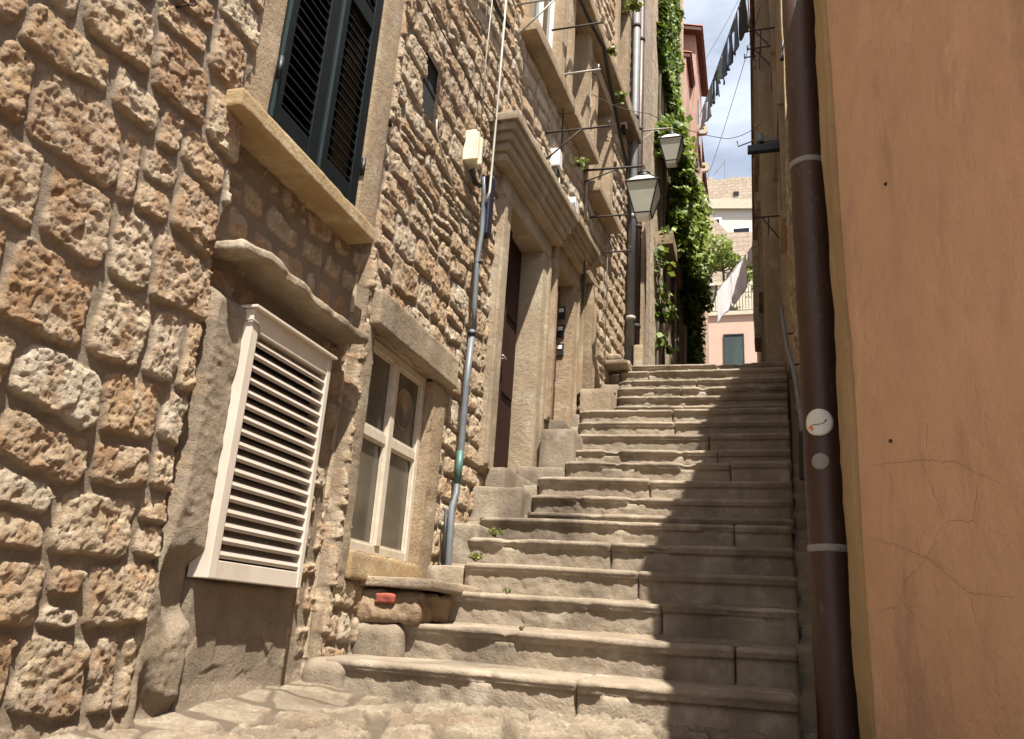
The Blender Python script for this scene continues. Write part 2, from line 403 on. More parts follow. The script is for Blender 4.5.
# ------------------------------------------------------------ rubble wall generator
def rubble_field(u, v, v0, v1, hr, wr, joint, P, seed, warp=1.0, edge=.022, rock=.012, relief_up=.12):
    rs = np.random.RandomState(seed)
    uw = u + warp*(.035*vn(u*3.1, v*3.1, u*0, seed)+.010*vn(u*14, v*14, u*0, seed+1))
    vw = v + warp*(.030*vn(u*1.6, v*1.1, u*0, seed+2)+.022*vn(u*5, v*4, u*0, seed+3)+.008*vn(u*15, v*15, u*0, seed+4))
    cs = [v0-.3]
    while cs[-1] < v1+.3: cs.append(cs[-1]+rs.uniform(*hr))
    cs = np.array(cs); ci = np.clip(np.searchsorted(cs, vw)-1, 0, len(cs)-2)
    u0, u1 = uw.min()-.5, uw.max()+.5
    sd = np.zeros_like(u); ident = np.zeros_like(u); du = np.zeros_like(u); dv = np.zeros_like(u); r2 = np.zeros_like(u); r3 = np.zeros_like(u)
    for c in range(len(cs)-1):
        m = ci == c
        if not m.any(): continue
        bs = [u0+rs.uniform(0, .2)]
        while bs[-1] < u1:
            w = rs.uniform(*wr)
            if rs.rand() < .22: w *= .5
            bs.append(bs[-1]+w)
        bs = np.array(bs); nb = len(bs)
        RND = rs.rand(nb, 8)
        j = np.clip(np.searchsorted(bs, uw[m])-1, 0, nb-2)
        a, b = bs[j], bs[j+1]; zl = np.full(j.shape, cs[c]); zh = np.full(j.shape, cs[c+1])
        split = RND[j, 5] < .13
        zm = zl+(zh-zl)*(.4+.2*RND[j, 6])
        top = vw[m] > zm
        zl = np.where(split & top, zm, zl); zh = np.where(split & ~top, zm, zh)
        rid = np.where(split & top, RND[j, 7], RND[j, 0])
        jj = joint*(.55+.9*RND[j, 1]); jl = joint*(.55+.9*RND[j, 2])
        cx = (a+b)/2; cz = (zl+zh)/2; hx = (b-a)/2-jj/2; hz = (zh-zl)/2-jl/2
        ang = (RND[j, 3]-.5)*.16
        ux = uw[m]-cx; vz = vw[m]-cz
        ux, vz = ux*np.cos(ang)-vz*np.sin(ang), ux*np.sin(ang)+vz*np.cos(ang)
        rr = .016+.03*RND[j, 4]; rr = np.minimum(rr, np.minimum(hx, hz)*.9)
        qx = np.abs(ux)-hx+rr; qz = np.abs(vz)-hz+rr
        sdl = np.hypot(np.maximum(qx, 0), np.maximum(qz, 0))+np.minimum(np.maximum(qx, qz), 0)-rr
        sd[m] = sdl; ident[m] = rid; du[m] = ux/np.maximum(hx, .03); dv[m] = vz/np.maximum(hz, .03); r2[m] = RND[j, 2]; r3[m] = RND[j, 4]
    sd = sd + .008*fbm(u*22, v*22, u*0, 3, seed+7)
    t = sst(0, edge, -sd)
    bulge = 1-np.clip(du**2*.35+dv**2*.35, 0, 1)
    d = t*(P*(.55+.7*r2) + P*.5*bulge)
    d += t*P*relief_up*(-(dv))*1.0 + t*P*(r3-.5)*.6*du
    wu = u+.012*vn(u*30, v*30, u*0, seed+50); wv = v+.012*vn(u*30, v*30, u*0, seed+51)
    rk = .62*facet(wu+ident*7, wv*1.15, 12, seed+60, 1.5)+.42*facet(wu, wv, 31, seed+70, 1.3)+.34*facet(wu, wv, 75, seed+80, 1.4)+.08*ridge(u*34, v*34, ident*31, 4, seed+20, .7)
    d += t*rock*(rk+.5*fbm(u*6+ident*9, v*6, u*0, 3, seed+30))
    d += (1-t)*(.006*fbm(u*9, v*9, u*0, 5, seed+40, .6)+.001)
    mask = sst(-.002, .010, -sd)
    return d, ident, mask

def wall_grid(name, y0, y1, z0, z1, ry, rz, parent, mat, xfun, seed, field, holes=(), post=None, flip=False, smooth=True):
    ny = int((y1-y0)/ry); nz_ = int((z1-z0)/rz)
    ys = np.linspace(y0, y1, ny+1); zs = np.linspace(z0, z1, nz_+1)
    # snap grid lines to hole edges
    for (a, b, c, d_) in holes:
        for e in (a, b):
            if y0 < e < y1: ys[np.argmin(abs(ys-e))] = e
        for e in (c, d_):
            if z0 < e < z1: zs[np.argmin(abs(zs-e))] = e
    Y, Z = np.meshgrid(ys, zs, indexing='ij'); u = Y.ravel(); v = Z.ravel()
    d, ident, mask = field(u, v)
    if post: d, ident, mask = post(u, v, d, ident, mask)
    sg = -1 if flip else 1
    V = np.stack([xfun(u)+sg*d, u, v], -1)
    idx = np.arange(u.size).reshape(Y.shape)
    q = np.stack([idx[:-1, :-1], idx[1:, :-1], idx[1:, 1:], idx[:-1, 1:]], -1).reshape(-1, 4)
    if flip: q = q[:, ::-1]
    cy = (Y[:-1, :-1]+Y[1:, 1:])/2; cz = (Z[:-1, :-1]+Z[1:, 1:])/2; keep = np.ones(cy.shape, bool)
    for (a, b, c, e) in holes: keep &= ~((cy > a) & (cy < b) & (cz > c) & (cz < e))
    q = q[keep.ravel()]
    rnd = _h(np.floor(ident*9973), ident*0, ident*0, seed)
    return mesh_np(name, V, q, mat, parent, smooth, np.stack([rnd, mask, ident], -1))

# ================================================================= GROUND
GP = [(-60, -9), (-14, -8.6), (-2, -2.4), (1.4, -.62), (1.75, -.40), (3.45, -.36), (9.2, 2.75), (10, 2.95), (32, 10.2), (45, 14), (70, 26), (110, 40), (400, 60)]
def gz(y): return float(np.interp(y, [p[0] for p in GP], [p[1] for p in GP]))
def build_ground():
    xs = np.array([-400, -60, -12, -2.3, -1.2, 0, 1.2, 12, 60, 400.]); ys = np.array([p[0] for p in GP], float)
    V = [(x, y, gz(y)-.06) for y in ys for x in xs]; n = len(xs); Fq = []
    for j in range(len(ys)-1):
        for i in range(n-1): Fq.append((j*n+i, j*n+i+1, (j+1)*n+i+1, (j+1)*n+i))
    tag(mesh_np('ground', V, Fq, 'paving', None, False), kind='structure')
build_ground()
def build_paving():
    # worn flagged landing in front of the stairs
    ys = np.linspace(1.15, 3.6, 246); xs = np.linspace(-1.98, .5, 249)
    Y, X = np.meshgrid(ys, xs, indexing='ij'); x = X.ravel(); y = Y.ravel()
    base = np.interp(y, [1.15, 1.5, 3.0, 3.6], [-.46, -.435, -.385, -.365]) + .012*fbm(x*1.5, y*1.5, x*0, 3, 5)
    # mortar fillet climbing the left wall
    f = np.clip((-1.9+.34+.12*vn(y*3, y*0, y*0, 8)-x)/.34, 0, 1); f2 = np.clip((y-2.6)/.9, 0, 1)*np.clip((-1.35-x)/.5, 0, 1)
    base += f**1.6*(.055+.02*vn(y*5, y*0, y*0, 3)) + f2**1.5*.05
    ua = x*.92+y*.38; va = -x*.38+y*.92
    d, idn, mask = rubble_field(ua, va, -3, 5, (.20, .32), (.25, .6), .030, .024, 77, 1.8, .012, .014, 0)
    cob = sst(.06, .0, np.abs(y-(2.35+.05*x)))*sst(-1.0, -.7, x)
    z = base + d*(1-cob*.3)*(1-np.clip(f*2, 0, 1)) + .008*fbm(x*7, y*7, x*0, 6, 6, .65) + .006*facet(x, y*1.5, 5, 12, 1.4)*mask + cob*(.007*ridge(x*16, y*16, x*0, 2, 4))
    idx = np.arange(x.size).reshape(X.shape)
    q = np.stack([idx[:-1, :-1], idx[:-1, 1:], idx[1:, 1:], idx[1:, :-1]], -1).reshape(-1, 4)
    tag(mesh_np('pavement', np.stack([x, y, z], -1), q, 'flags', None, True, np.stack([_h(np.floor(idn*9973), idn*0, idn*0, 3), mask, idn], -1)), kind='structure')
    # a few rough steps leading down behind the viewer
build_paving()
for i in range(6):
    V, Fq = rblock(-1.95, .5, 1.15-.32*(i+1), 1.18-.32*i, -.9-.17*i, -.455-.17*i, .02, .08, .006, 6, 40+i)
    tag(mesh_np('lower_path', V, Fq, 'paving'), kind='structure')

# ================================================================= STAIRCASE
NOS = [(3.38, -.193), (3.80, -.026), (4.19, .157), (4.52, .327), (4.84, .510), (5.14, .677), (5.28, .750), (5.46, .885), (5.78, 1.075),
       (6.10, 1.275), (6.41, 1.436), (6.73, 1.642), (7.05, 1.833), (7.37, 2.040), (7.68, 2.166), (8.00, 2.360), (8.32, 2.550), (8.64, 2.740), (8.95, 2.945), (9.27, 3.130)]
LFT = [-1.90, -1.74, -1.72, -1.66, -1.78, -1.80, -1.50, -1.53, -1.58, -1.45, -1.53, -1.54, -1.556, -1.62, -1.33, -1.37, -1.41, -1.45, -1.50, -1.53]
stair = thing('stone_staircase', 'long flight of worn pale limestone steps climbing between the houses', 'staircase', (-.6, 3.4, -.4))
rs = random.Random(3)
def build_step(k):
    y, z = NOS[k]; zb = (NOS[k-1][1] if k else -.40)-.03
    x0 = LFT[k]; x1 = .0455*y + rs.uniform(-.012, .012)
    if k == 0: x1 = .15
    # split into slabs
    cuts = [x0]; c = x0+rs.uniform(.35, 1.9)
    while c < x1-.25: cuts.append(c); c += rs.uniform(.7, 2.0)
    cuts.append(x1)
    ny = NOS[k+1][0] if k < 19 else y+.9
    thin = k in (6, 14)
    Vs, Fs, b = [], [], 0
    for i in range(len(cuts)-1):
        a, e = cuts[i]+.003, cuts[i+1]-.003
        dz = rs.uniform(-.006, .006); dy = rs.uniform(-.008, .008); ov = .026+rs.uniform(-.005, .005)
        th = min(.044, (z-zb)*.5) + rs.uniform(-.005, .005)
        zt = z+dz
        # profile from back top, over the nosing, down the riser (y, z)
        prof = [(ny+.06, zt+.006), (ny-.05, zt+.005)]
        for t in np.linspace(.75, 0, 6): prof.append((y+.03+t*(ny-y-.1), zt+.003*t))
        r = .019
        for t in np.linspace(90, -50, 9): prof.append((y+dy+r-r*math.cos(R_(t)), zt-r+r*math.sin(R_(t))))
        prof.append((y+dy+.006, zt-th)); prof.append((y+dy+ov*.6, zt-th-.008)); prof.append((y+dy+ov, zt-th-.012))
        nr = 8
        for t in np.linspace(0, 1, nr+1)[1:]: prof.append((y+dy+ov-.004*t, zt-th-.012+(zb-(zt-th-.012))*t))
        pr = np.array(prof); nx = max(4, int((e-a)/.014)); xs = np.linspace(a, e, nx+1)
        X, J = np.meshgrid(xs, np.arange(len(pr)), indexing='ij'); J = J.ravel(); X = X.ravel()
        Y = pr[J, 0].copy(); Z = pr[J, 1].copy()
        seed = 100+k*7+i
        front = (J >= 7)
        chip = np.maximum(0, fbm(X*5.5+k*3.3, X*0+i, X*0, 4, seed)-.25)*.07
        riser = J >= 19
        nos = (J >= 7) & (J < 19)
        wear = .010*np.exp(-((X+.45)/.55)**2)
        Z = Z-np.where(J < 19, wear*.7, 0) + .0035*fbm(X*2.3, Y*2.3, X*0, 3, seed+2)
        Y = Y + np.where(nos, chip+.005*fbm(X*13, Z*30, X*0, 3, seed+1), 0)
        Z = Z - np.where((J >= 5) & (J < 14), chip*.45, 0)
        # riser roughness; where chipped the riser flush with nosing
        Y = Y - np.where(riser, np.clip(.005*facet(X, Z*1.8, 20, seed+3)+.006*ridge(X*14, Z*40, X*0, 4, seed+3, .7)+.008*fbm(X*3, Z*6, X*0, 3, seed+5), -.02, .022), 0)
        Y = Y + .010*fbm(X*.7, X*0, X*0+k, 2, 60)
        # rounded slab ends
        ex = np.minimum(X-a, e-X); rd = np.where(ex < .016, .010*(1-ex/.016)**2, 0)
        if i == 0: rd = rd+np.where(X-a < .07, .05*(1-(X-a)/.07)**2, 0)*(J > 6)
        Y = Y+rd*front; Z = Z-np.where(J < 12, rd*.6, 0)
        n = len(pr); idx = np.arange(X.size).reshape(nx+1, n)
        q = np.stack([idx[:-1, :-1], idx[:-1, 1:], idx[1:, 1:], idx[1:, :-1]], -1).reshape(-1, 4)
        V = np.stack([X, Y, Z], -1)
        # end caps: fan-like quad strips to a back line
        for side, ii in ((0, 0), (1, nx)):
            ring = idx[ii]; bb = len(V)
            back = np.stack([V[ring, 0], np.full(n, ny+.06), V[ring, 2]], -1)
            V = np.concatenate([V, back]); bi = np.arange(bb, bb+n)
            qq = np.stack([ring[:-1], ring[1:], bi[1:], bi[:-1]], -1)
            q = np.concatenate([q, qq if side else qq[:, ::-1]])
        Vs.append(V); Fs.append(q+b); b += len(V)
    mesh_np('step', np.concatenate(Vs), np.concatenate(Fs), 'step', stair)
for k in range(20): build_step(k)
# upper landing
V, Fq = rblock(-1.7, .46, 9.55, 12.0, 2.75, 3.10, .02, .1, .01, 5, 3); mesh_np('landing', V, Fq, 'step', stair)
# ragged masonry gutter between the step ends and the right-hand wall
gut = []
for k in range(0, 19):
    y, z = NOS[k]; ny = NOS[k+1][0]+.03
    gut.append((.0455*y+.012, .47, y+.05+rs.uniform(-.02, .05), ny+.05, z-.45, z-.07-rs.uniform(0, .06)))
blocks('side_gutter', gut, 'old_plaster', stair, r=.02, res=.03, amp=.012, fr=8, seed=5)
gut = []
for k in range(3, 19):
    y, z = NOS[k]; xl = float(XL(y))
    if LFT[k]-xl > .06: gut.append((xl-.03, LFT[k]+.01, y+.04, NOS[k+1][0]+.06, z-.3, z-.02-rs.uniform(0, .03)))
blocks('side_kerb', gut, 'step', stair, r=.02, res=.03, amp=.01, fr=8, seed=9)
# individual kerb blocks along the left edge
blocks('kerb_block', [(-1.90, -1.52, 5.24, 6.30, .62, .905)], 'step', stair, r=.016, res=.02, amp=.007, fr=7, seed=21)
blocks('kerb_block', [(-1.72, -1.42, 6.36, 6.75, 1.22, 1.60)], 'step', stair, r=.02, res=.03, amp=.008, fr=7, seed=23)
blocks('kerb_block', [(-1.66, -1.34, 7.60, 7.98, 2.02, 2.33)], 'dressed_pale', stair, r=.02, res=.03, amp=.006, fr=7, seed=25)
blocks('kerb_block', [(-1.93, -1.66, 3.74, 4.2, -.24, -.035)], 'step', stair, r=.055, res=.015, amp=.012, fr=6, seed=27)
blocks('kerb_block', [(-1.96, -1.74, 3.36, 3.9, -.42, -.20)], 'step', stair, r=.06, res=.015, amp=.012, fr=6, seed=29)
blocks('kerb_block', [(-1.90, -1.68, 4.86, 5.25, .2, .60)], 'step', stair, r=.03, res=.02, amp=.010, fr=6, seed=31)

# little ledge with brick scraps under the paned window
ledge = thing('stone_ledge', 'pale broken slab ledge with red brick scraps under the four pane window', 'ledge', (-1.75, 4.2, 0))
blocks('slab', [(-1.92, -1.52, 3.74, 4.60, .135, .185)], 'dressed_pale', ledge, r=.010, res=.012, amp=.006, fr=6, seed=33)
blocks('base', [(-1.92, -1.585, 3.765, 4.55, -.03, .128)], 'rubble_plain', ledge, r=.03, res=.010, amp=.035, fr=9, seed=34)
blocks('brick', [(-1.82, -1.71, 3.745, 3.85, .055, .105)], 'brick_red', ledge, r=.012, res=.008, amp=.007, fr=20, seed=35)
blocks('brick', [(-1.70, -1.60, 4.58, 4.68, .17, .25)], 'brick_red', ledge, r=.015, res=.01, amp=.008, fr=20, seed=36)

# ================================================================= LEFT HOUSE A (shutter + louvre)
hA = thing('rubble_house', 'rough rubble stone house with dark green shutters, nearest on the left', 'house', (-1.9, 2.3, -.4))
WIN_A = (2.40, 3.20, 1.90, 4.2)
def fieldA(u, v):
    d1, i1, m1 = rubble_field(u, v, -.6, 4, (.16, .27), (.17, .33), .022, .012, 11, .85, .009, .0095, .6)
    d2, i2, m2 = rubble_field(u, v, -.6, 4, (.12, .17), (.13, .24), .045, .010, 12, .9, .014, .012, .2)
    e = 2.245 + .012*vn(v*7, v*0, v*0, 3) + .006*vn(v*25, v*0, v*0, 5)
    bay = sst(-.012, .012, u-e)
    bay = bay*(1-sst(3.415, 3.435, u))
    d = d1*(1-bay)+(d2-.075)*bay; idn = np.where(bay > .5, i2, i1); m = m1*(1-bay)+m2*bay
    return d, idn, m
def postA(u, v, d, idn, m):
    # smooth plaster pilaster between the rubble and the louvre
    w = .5+.5*vn(v*3, v*0, v*0, 8); lo = 2.27+.05*w - np.clip(.45-v, 0, 1)*.14
    p = sst(0, .03, u-lo)*sst(0, .010, 2.472-u)*sst(0, .08, 1.16+.05*w-v)
    d = d*(1-p)+p*(.018+.008*fbm(u*9, v*9, u*0, 4, 4)+.004*ridge(u*25, v*25, u*0, 3, 9)); m = m*(1-p*.85)
    # smeared render in the bay
    s = sst(.0, .25, fbm(u*2.2, v*2.2, u*0, 3, 31)+.05)*sst(2.25, 2.3, u)
    d = d*(1-.6*s)-.075*.6*s; m = m*(1-.75*s)
    q = sst(2.465, 2.48, u)*sst(0, .06, .12-v)*sst(3.2, 3.14, u)
    d = d*(1-q)+q*(-.012+.005*fbm(u*8, v*8, u*0, 4, 14)+.005*facet(u, v, 9, 17, 1.2)); m = m*(1-q*.9)
    # ragged foot
    fz = np.clip((-.26+.04*vn(u*6, u*0, u*0, 2)-v)/.12, 0, 1)
    d = d+fz*.02; m = m*(1-fz*.7)
    return d, idn, m
wall_grid('wall', .85, 3.46, -.5, 3.75, .0072, .0072, hA, 'rubble', XL, 1, fieldA, [WIN_A], postA, False, False)
up = MB(); up.box(-2.3, -1.96, 3.40, 3.46, -.4, 3.8); up.box(-6.0, -1.93, -2.5, .85, -3.0, 9.5); up.box(-6, -1.93, .75, 3.46, 3.75, 9.5); up.build('upper_wall', 'stone_d', hA)
# shutter window
wA = MB(); wA.box(-2.12, -2.10, 2.38, 3.22, 2.0, 4.25); wobj = wA.build('window', 'pane_dark', hA)
blocks('window_jamb', [(-2.12, -1.905, 2.20, 2.40, 1.89, 4.2)], 'dressed', hA, r=.008, res=.02, amp=.004, fr=8, seed=41)
blocks('window_jamb', [(-2.12, -1.890, 3.20, 3.40, 1.89, 4.2)], 'dressed', hA, r=.008, res=.02, amp=.004, fr=8, seed=42)
blocks('window_sill', [(-2.1, -1.815, 2.12, 3.28, 1.80, 1.885)], 'sill', hA, r=.012, res=.012, amp=.005, fr=8, seed=43)
def shutter(y0, y1, x, nm='shutter'):
    z0, z1 = 1.96, 4.15; st = .075
    f = MB(); f.box(x-.035, x, y0, y0+st, z0, z1); f.box(x-.035, x, y1-st, y1, z0, z1)
    for z in (z0, z0+1.05, z1-.1): f.box(x-.033, x-.001, y0+st, y1-st, z, z+.10)
    o = f.build(nm, 'shutter', hA, bevel=.004)
    for lo_, hi_ in ((z0+.12, z0+.98), (z0+1.17, z1-.14)):
        s = MB(); z = lo_; a, b = y0+st-.004, y1-st+.004
        while z < hi_:
            s.add([(x-.036, a, z+.030), (x-.004, a, z), (x-.004, b, z), (x-.036, b, z+.030),
                   (x-.036, a, z+.038), (x-.004, a, z+.008), (x-.004, b, z+.008), (x-.036, b, z+.038)],
                  [(0, 1, 2, 3), (7, 6, 5, 4), (0, 4, 5, 1), (1, 5, 6, 2), (2, 6, 7, 3), (3, 7, 4, 0)])
            z += .052
        s.build('slats', 'shutter', o)
    e = MB(); e.box(x+.0015, x+.006, y0+.003, y0+.020, z0+.01, z1); e.build('edge_strip', 'shutter_edge', o)
    return o
sA = shutter(2.405, 2.795, -1.905); sB = shutter(2.805, 3.195, -1.905)
for s_, yy in ((sA, 2.40), (sB, 3.19)):
    h = MB(); h.tube([(-1.895, yy+.01, 2.16), (-1.895, yy+.01, 2.26)], .012); h.build('hinge', 'black_iron', s_, True)
# irregular stone hood over the louvre
def hood(V):
    t = (V[:, 1]-2.3)/1.15
    V = V.copy(); out = (V[:, 0] > -1.93)
    V[:, 2] += .004*np.sin(V[:, 1]*8)+.005*np.sin(V[:, 1]*21+1) + .02*np.exp(-((V[:, 1]-2.45)/.10)**2)
    V[:, 0] += np.where(out, .008*np.sin(V[:, 1]*5+1)+.006*np.sin(V[:, 1]*31), 0)
    return V
V, Fq = rblock(-2.03, -1.800, 2.255, 3.34, 1.268, 1.315, .014, .010, .009, 15, 51, hood); mesh_np('stone_hood', V, Fq, 'dressed_pale', hA)
# louvre ventilation panel
lv = thing('louvre_panel', 'cream metal louvre ventilation panel with seventeen slats on the stone wall', 'vent', (-1.9, 2.73, .1))
y0, y1, z0, z1, xb, xf = 2.462, 3.085, .085, 1.11, -1.935, -1.845
f = MB()
f.box(xb, xf, y0, y0+.045, z0, z1); f.box(xb, xf, y1-.03, y1, z0, z1)
f.box(xb, xf-.003, y0+.045, y1-.03, z0, z0+.065); f.box(xb, xf-.003, y0+.045, y1-.03, z1-.085, z1-.001)
f.build('frame', 'white_metal', lv, bevel=.003)
c = MB(); c.box(xb, xf+.018, y0-.012, y1+.012, z1, z1+.012); c.build('cap', 'white_metal', lv, bevel=.002)
s = MB(); n = 17; zz0, zz1 = z0+.07, z1-.09
for i in range(n):
    z = zz0+(zz1-zz0)*i/n; a, b = y0+.045, y1-.03
    h = (zz1-zz0)/n
    prof = [(xf-.050, z+h*1.14), (xf-.034, z+h*.86), (xf-.016, z+h*.62), (xf-.005, z+h*.30), (xf-.010, z+h*.06), (xf-.020, z+h*.22), (xf-.052, z+h*.98)]
    m_ = len(prof); vs = [(p[0], a, p[1]) for p in prof]+[(p[0], b, p[1]) for p in prof]
    s.add(vs, [tuple(range(m_)), tuple(range(2*m_-1, m_-1, -1))]+[(k, (k+1) % m_, m_+(k+1) % m_, m_+k) for k in range(m_)])
s.build('slats', 'slat_metal', lv)
b_ = MB(); b_.box(xb, xb+.022, y0+.045, y1-.03, z0+.066, z1-.086); b_.build('back', 'dark', lv)
w = MB(); w.tube([(xf+.004, y0-.006, z1-.05), (xf+.006, y0+.03, z1-.055), (xf-.0, y0+.055, z1-.09), (xf-.02, y0+.06, z1-.12)], .004, 6); w.tube([(xf-.08, y0-.006, z1-.05), (xf+.004, y0-.006, z1-.05)], .004, 6)
w.build('tie_wire', 'wire_pale', lv, True)
# iron rings in the rubble
for i, (yy, zz) in enumerate([(1.16, 2.20), (1.78, 1.99)]):
    lab = ['small rusty iron ring at the upper left of the rubble wall', 'small rusty iron ring in the rubble wall below the other ring'][i]
    r_ = MB(); cx = -1.845; pts = [(cx+.012+.012*math.cos(t*.9), yy+.035*math.cos(t), zz+.016*math.sin(t)) for t in np.linspace(0, 6.5, 20)]
    r_.tube(pts, .0035, 6); r_.tube([(cx-.06, yy+.03, zz), (cx+.012, yy+.03, zz)], .004, 6)
    tag(r_.build('iron_ring', 'iron', None, True), lab, 'iron ring')

# ================================================================= LEFT HOUSE B (doors)
hB = thing('doorway_house', 'stone house with two corniced doorways and a four pane basement window', 'house', (-1.9, 6.0, 0))
HB = [(3.555, 4.40, .30, 1.425), (5.48, 6.32, 1.08, 3.25), (6.80, 7.36, 1.78, 3.36), (7.76, 8.06, 2.30, 3.70), (3.79, 4.02, 3.0, 3.44),
      (5.66, 6.50, 5.12, 7.4), (7.92, 8.60, 4.82, 6.3), (6.9, 7.45, 5.1, 6.9), (8.9, 9.4, 6.9, 8.6)]
def fieldB(u, v): return rubble_field(u, v, -.2, 10, (.14, .23), (.18, .40), .018, .013, 15, 1.0, .012, .009, .4)
def fieldB2(u, v): return rubble_field(u, v, -.2, 11, (.14, .23), (.18, .40), .020, .014, 15, 1.0, .022, .009, .4)
def xB(y): return XL(y)-.012
wall_grid('wall', 3.44, 5.42, -.5, 5.4, .0095, .0095, hB, 'rubble', xB, 2, fieldB, HB, None, False, False)
wall_grid('wall', 5.42, 9.82, .5, 9.9, .022, .0165, hB, 'rubble', xB, 2, fieldB2, HB, None, False, False)
up = MB(); up.box(-6.0, -1.95, 3.46, 5.42, 5.4, 11); up.box(-6, -1.85, 5.42, 9.82, 9.9, 11.5); up.build('upper_wall', 'stone_d', hB)
# four pane window
blocks('window_jamb', [(-2.12, -1.885, 3.44, 3.555, .10, 1.44)], 'dressed_pale', hB, r=.014, res=.012, amp=.008, fr=9, seed=61)
blocks('window_jamb', [(-2.12, -1.880, 4.40, 4.60, .16, 1.42)], 'dressed', hB, r=.014, res=.014, amp=.008, fr=9, seed=62)
blocks('lintel', [(-2.12, -1.835, 3.47, 4.66, 1.435, 1.64)], 'dressed_pale', hB, r=.014, res=.012, amp=.006, fr=8, seed=63)
blocks('window_sill', [(-2.15, -1.868, 3.555, 4.40, .16, .29)], 'sill', hB, r=.01, res=.014, amp=.005, fr=8, seed=64)
x = -1.945
f = MB(); wy0, wy1, wz0, wz1 = 3.56, 4.395, .295, 1.43; my = 3.965
for a, b in ((wy0, wy0+.045), (wy1-.045, wy1)): f.box(x-.06, x, a, b, wz0, wz1)
for a, b in ((wz0, wz0+.055), (wz1-.05, wz1)): f.box(x-.058, x-.002, wy0+.045, wy1-.045, a, b)
f.box(x-.05, x+.008, my-.028, my+.028, wz0+.055, wz1-.05)
for a, b in ((wy0+.045, my-.028), (my+.028, wy1-.045)): f.box(x-.045, x-.004, a, b, .90, .955)
wob = f.build('window', 'cream_wood', hB, bevel=.004)
for a, b in ((wy0+.045, my-.028), (my+.028, wy1-.045)):
    for c_, d_ in ((wz0+.055, .90), (.955, wz1-.05)):
        p = MB(); p.box(x-.034, x-.028, a-.003, b+.003, c_-.003, d_+.003); p.build('pane', 'pane', wob)
        g = MB(); t = .012
        g.box(x-.026, x-.010, a, a+t, c_, d_); g.box(x-.026, x-.010, b-t, b, c_, d_); g.box(x-.026, x-.011, a+t, b-t, c_, c_+t); g.box(x-.026, x-.011, a+t, b-t, d_-t, d_)
        g.build('glazing_bead', 'cream_wood', wob)
dc = MB(); dc.lathe((x-.027, 4.17, 1.17), [(.10, 0), (.115, .002), (.12, .004), (.125, .002)], 24, 'X'); dc.build('round_ornament', 'old_plaster', wob, True)

def doorway(y0, y1, z0, z1, jw, proj, depth, mat, leafmat, seed, cor=None, cor_proj=.18, cor_h=.3, thr=True):
    xm = float(XL((y0+y1)/2)); sh = lambda V: np.stack([V[:, 0]+(XL(V[:, 1])-xm), V[:, 1], V[:, 2]], -1)
    xo = xm+proj
    for (a, b) in ((y0-jw, y0), (y1, y1+jw)):
        V, Fq = rblock(xm-depth, xo, a, b, z0-.02, z1, .007, .03, .003, 8, seed, sh); j = mesh_np('door_jamb', V, Fq, mat, hB)
        V, Fq = rblock(xo-.02, xo+.022, a+jw*.08 if a < y0 else a+jw*.62, a+jw*.38 if a < y0 else b-jw*.08, z0, z1-.01, .01, .03, .002, 8, seed+1, sh); mesh_np('moulding', V, Fq, mat, j)
    V, Fq = rblock(xm-depth, xo+.003, y0-jw, y1+jw, z1+.001, z1+.2, .007, .03, .003, 8, seed+2, sh); mesh_np('door_head', V, Fq, mat, hB)
    if cor:
        lst = []; n = 5
        V0, F0, b = [], [], 0
        for i in range(n):
            zz = z1+.19+cor_h*i/n; pr = cor_proj*(.35+.65*((i+1)/n)**.8)
            V, Fq = rblock(xm-.05, xm+pr, cor[0]+.03*(n-1-i), cor[1]-.03*(n-1-i), zz, zz+cor_h/n+.002, .012, .03, .003, 8, seed+5+i, sh)
            V0.append(V); F0.append(Fq+b); b += len(V)
        mesh_np('cornice', np.concatenate(V0), np.concatenate(F0), mat, hB)
    if thr:
        V, Fq = rblock(xm-depth, xm+.16, y0-.06, y1+.04, z0-.19, z0, .012, .02, .006, 7, seed+3, sh); mesh_np('threshold', V, Fq, 'step', hB)
    # leaf
    xd = xm-depth+.05; f = MB(); f.box(xd-.04, xd, y0, y1, z0, z1)
    mid = (y0+y1)/2; hgt = z1-z0
    for a, b in ((y0+.05, mid-.03), (mid+.03, y1-.05)):
        for p, q in ((.05, .30), (.34, .62), (.66, .95)):
            f.box(xd, xd+.018, a, b, z0+hgt*p, z0+hgt*q)
    f.box(xd, xd+.03, mid-.02, mid+.02, z0, z1)
    o = f.build('door', leafmat, hB, bevel=.005)
    h = MB(); h.tube([(xd+.02, mid-.05, z0+hgt*.45), (xd+.07, mid-.05, z0+hgt*.45), (xd+.07, mid-.14, z0+hgt*.45)], .010, 8); h.build('handle', 'galv', o, True)
doorway(5.48, 6.32, 1.08, 3.25, .20, .045, .19, 'dressed_pale', 'door_wood', 71, (4.98, 6.72), .24, .36)
doorway(6.80, 7.36, 1.78, 3.36, .15, .04, .16, 'dressed', 'door_red', 91, (6.60, 7.62), .22, .30)
doorway(7.76, 8.06, 2.30, 3.70, .12, .035, .14, 'dressed', 'door_red', 111, (7.62, 8.22), .10, .12, thr=False)
nm = MB(); nm.box(-2.17, -1.93, 3.77, 4.04, 2.98, 3.46); nm.build('vent_hole', 'dark', hB)
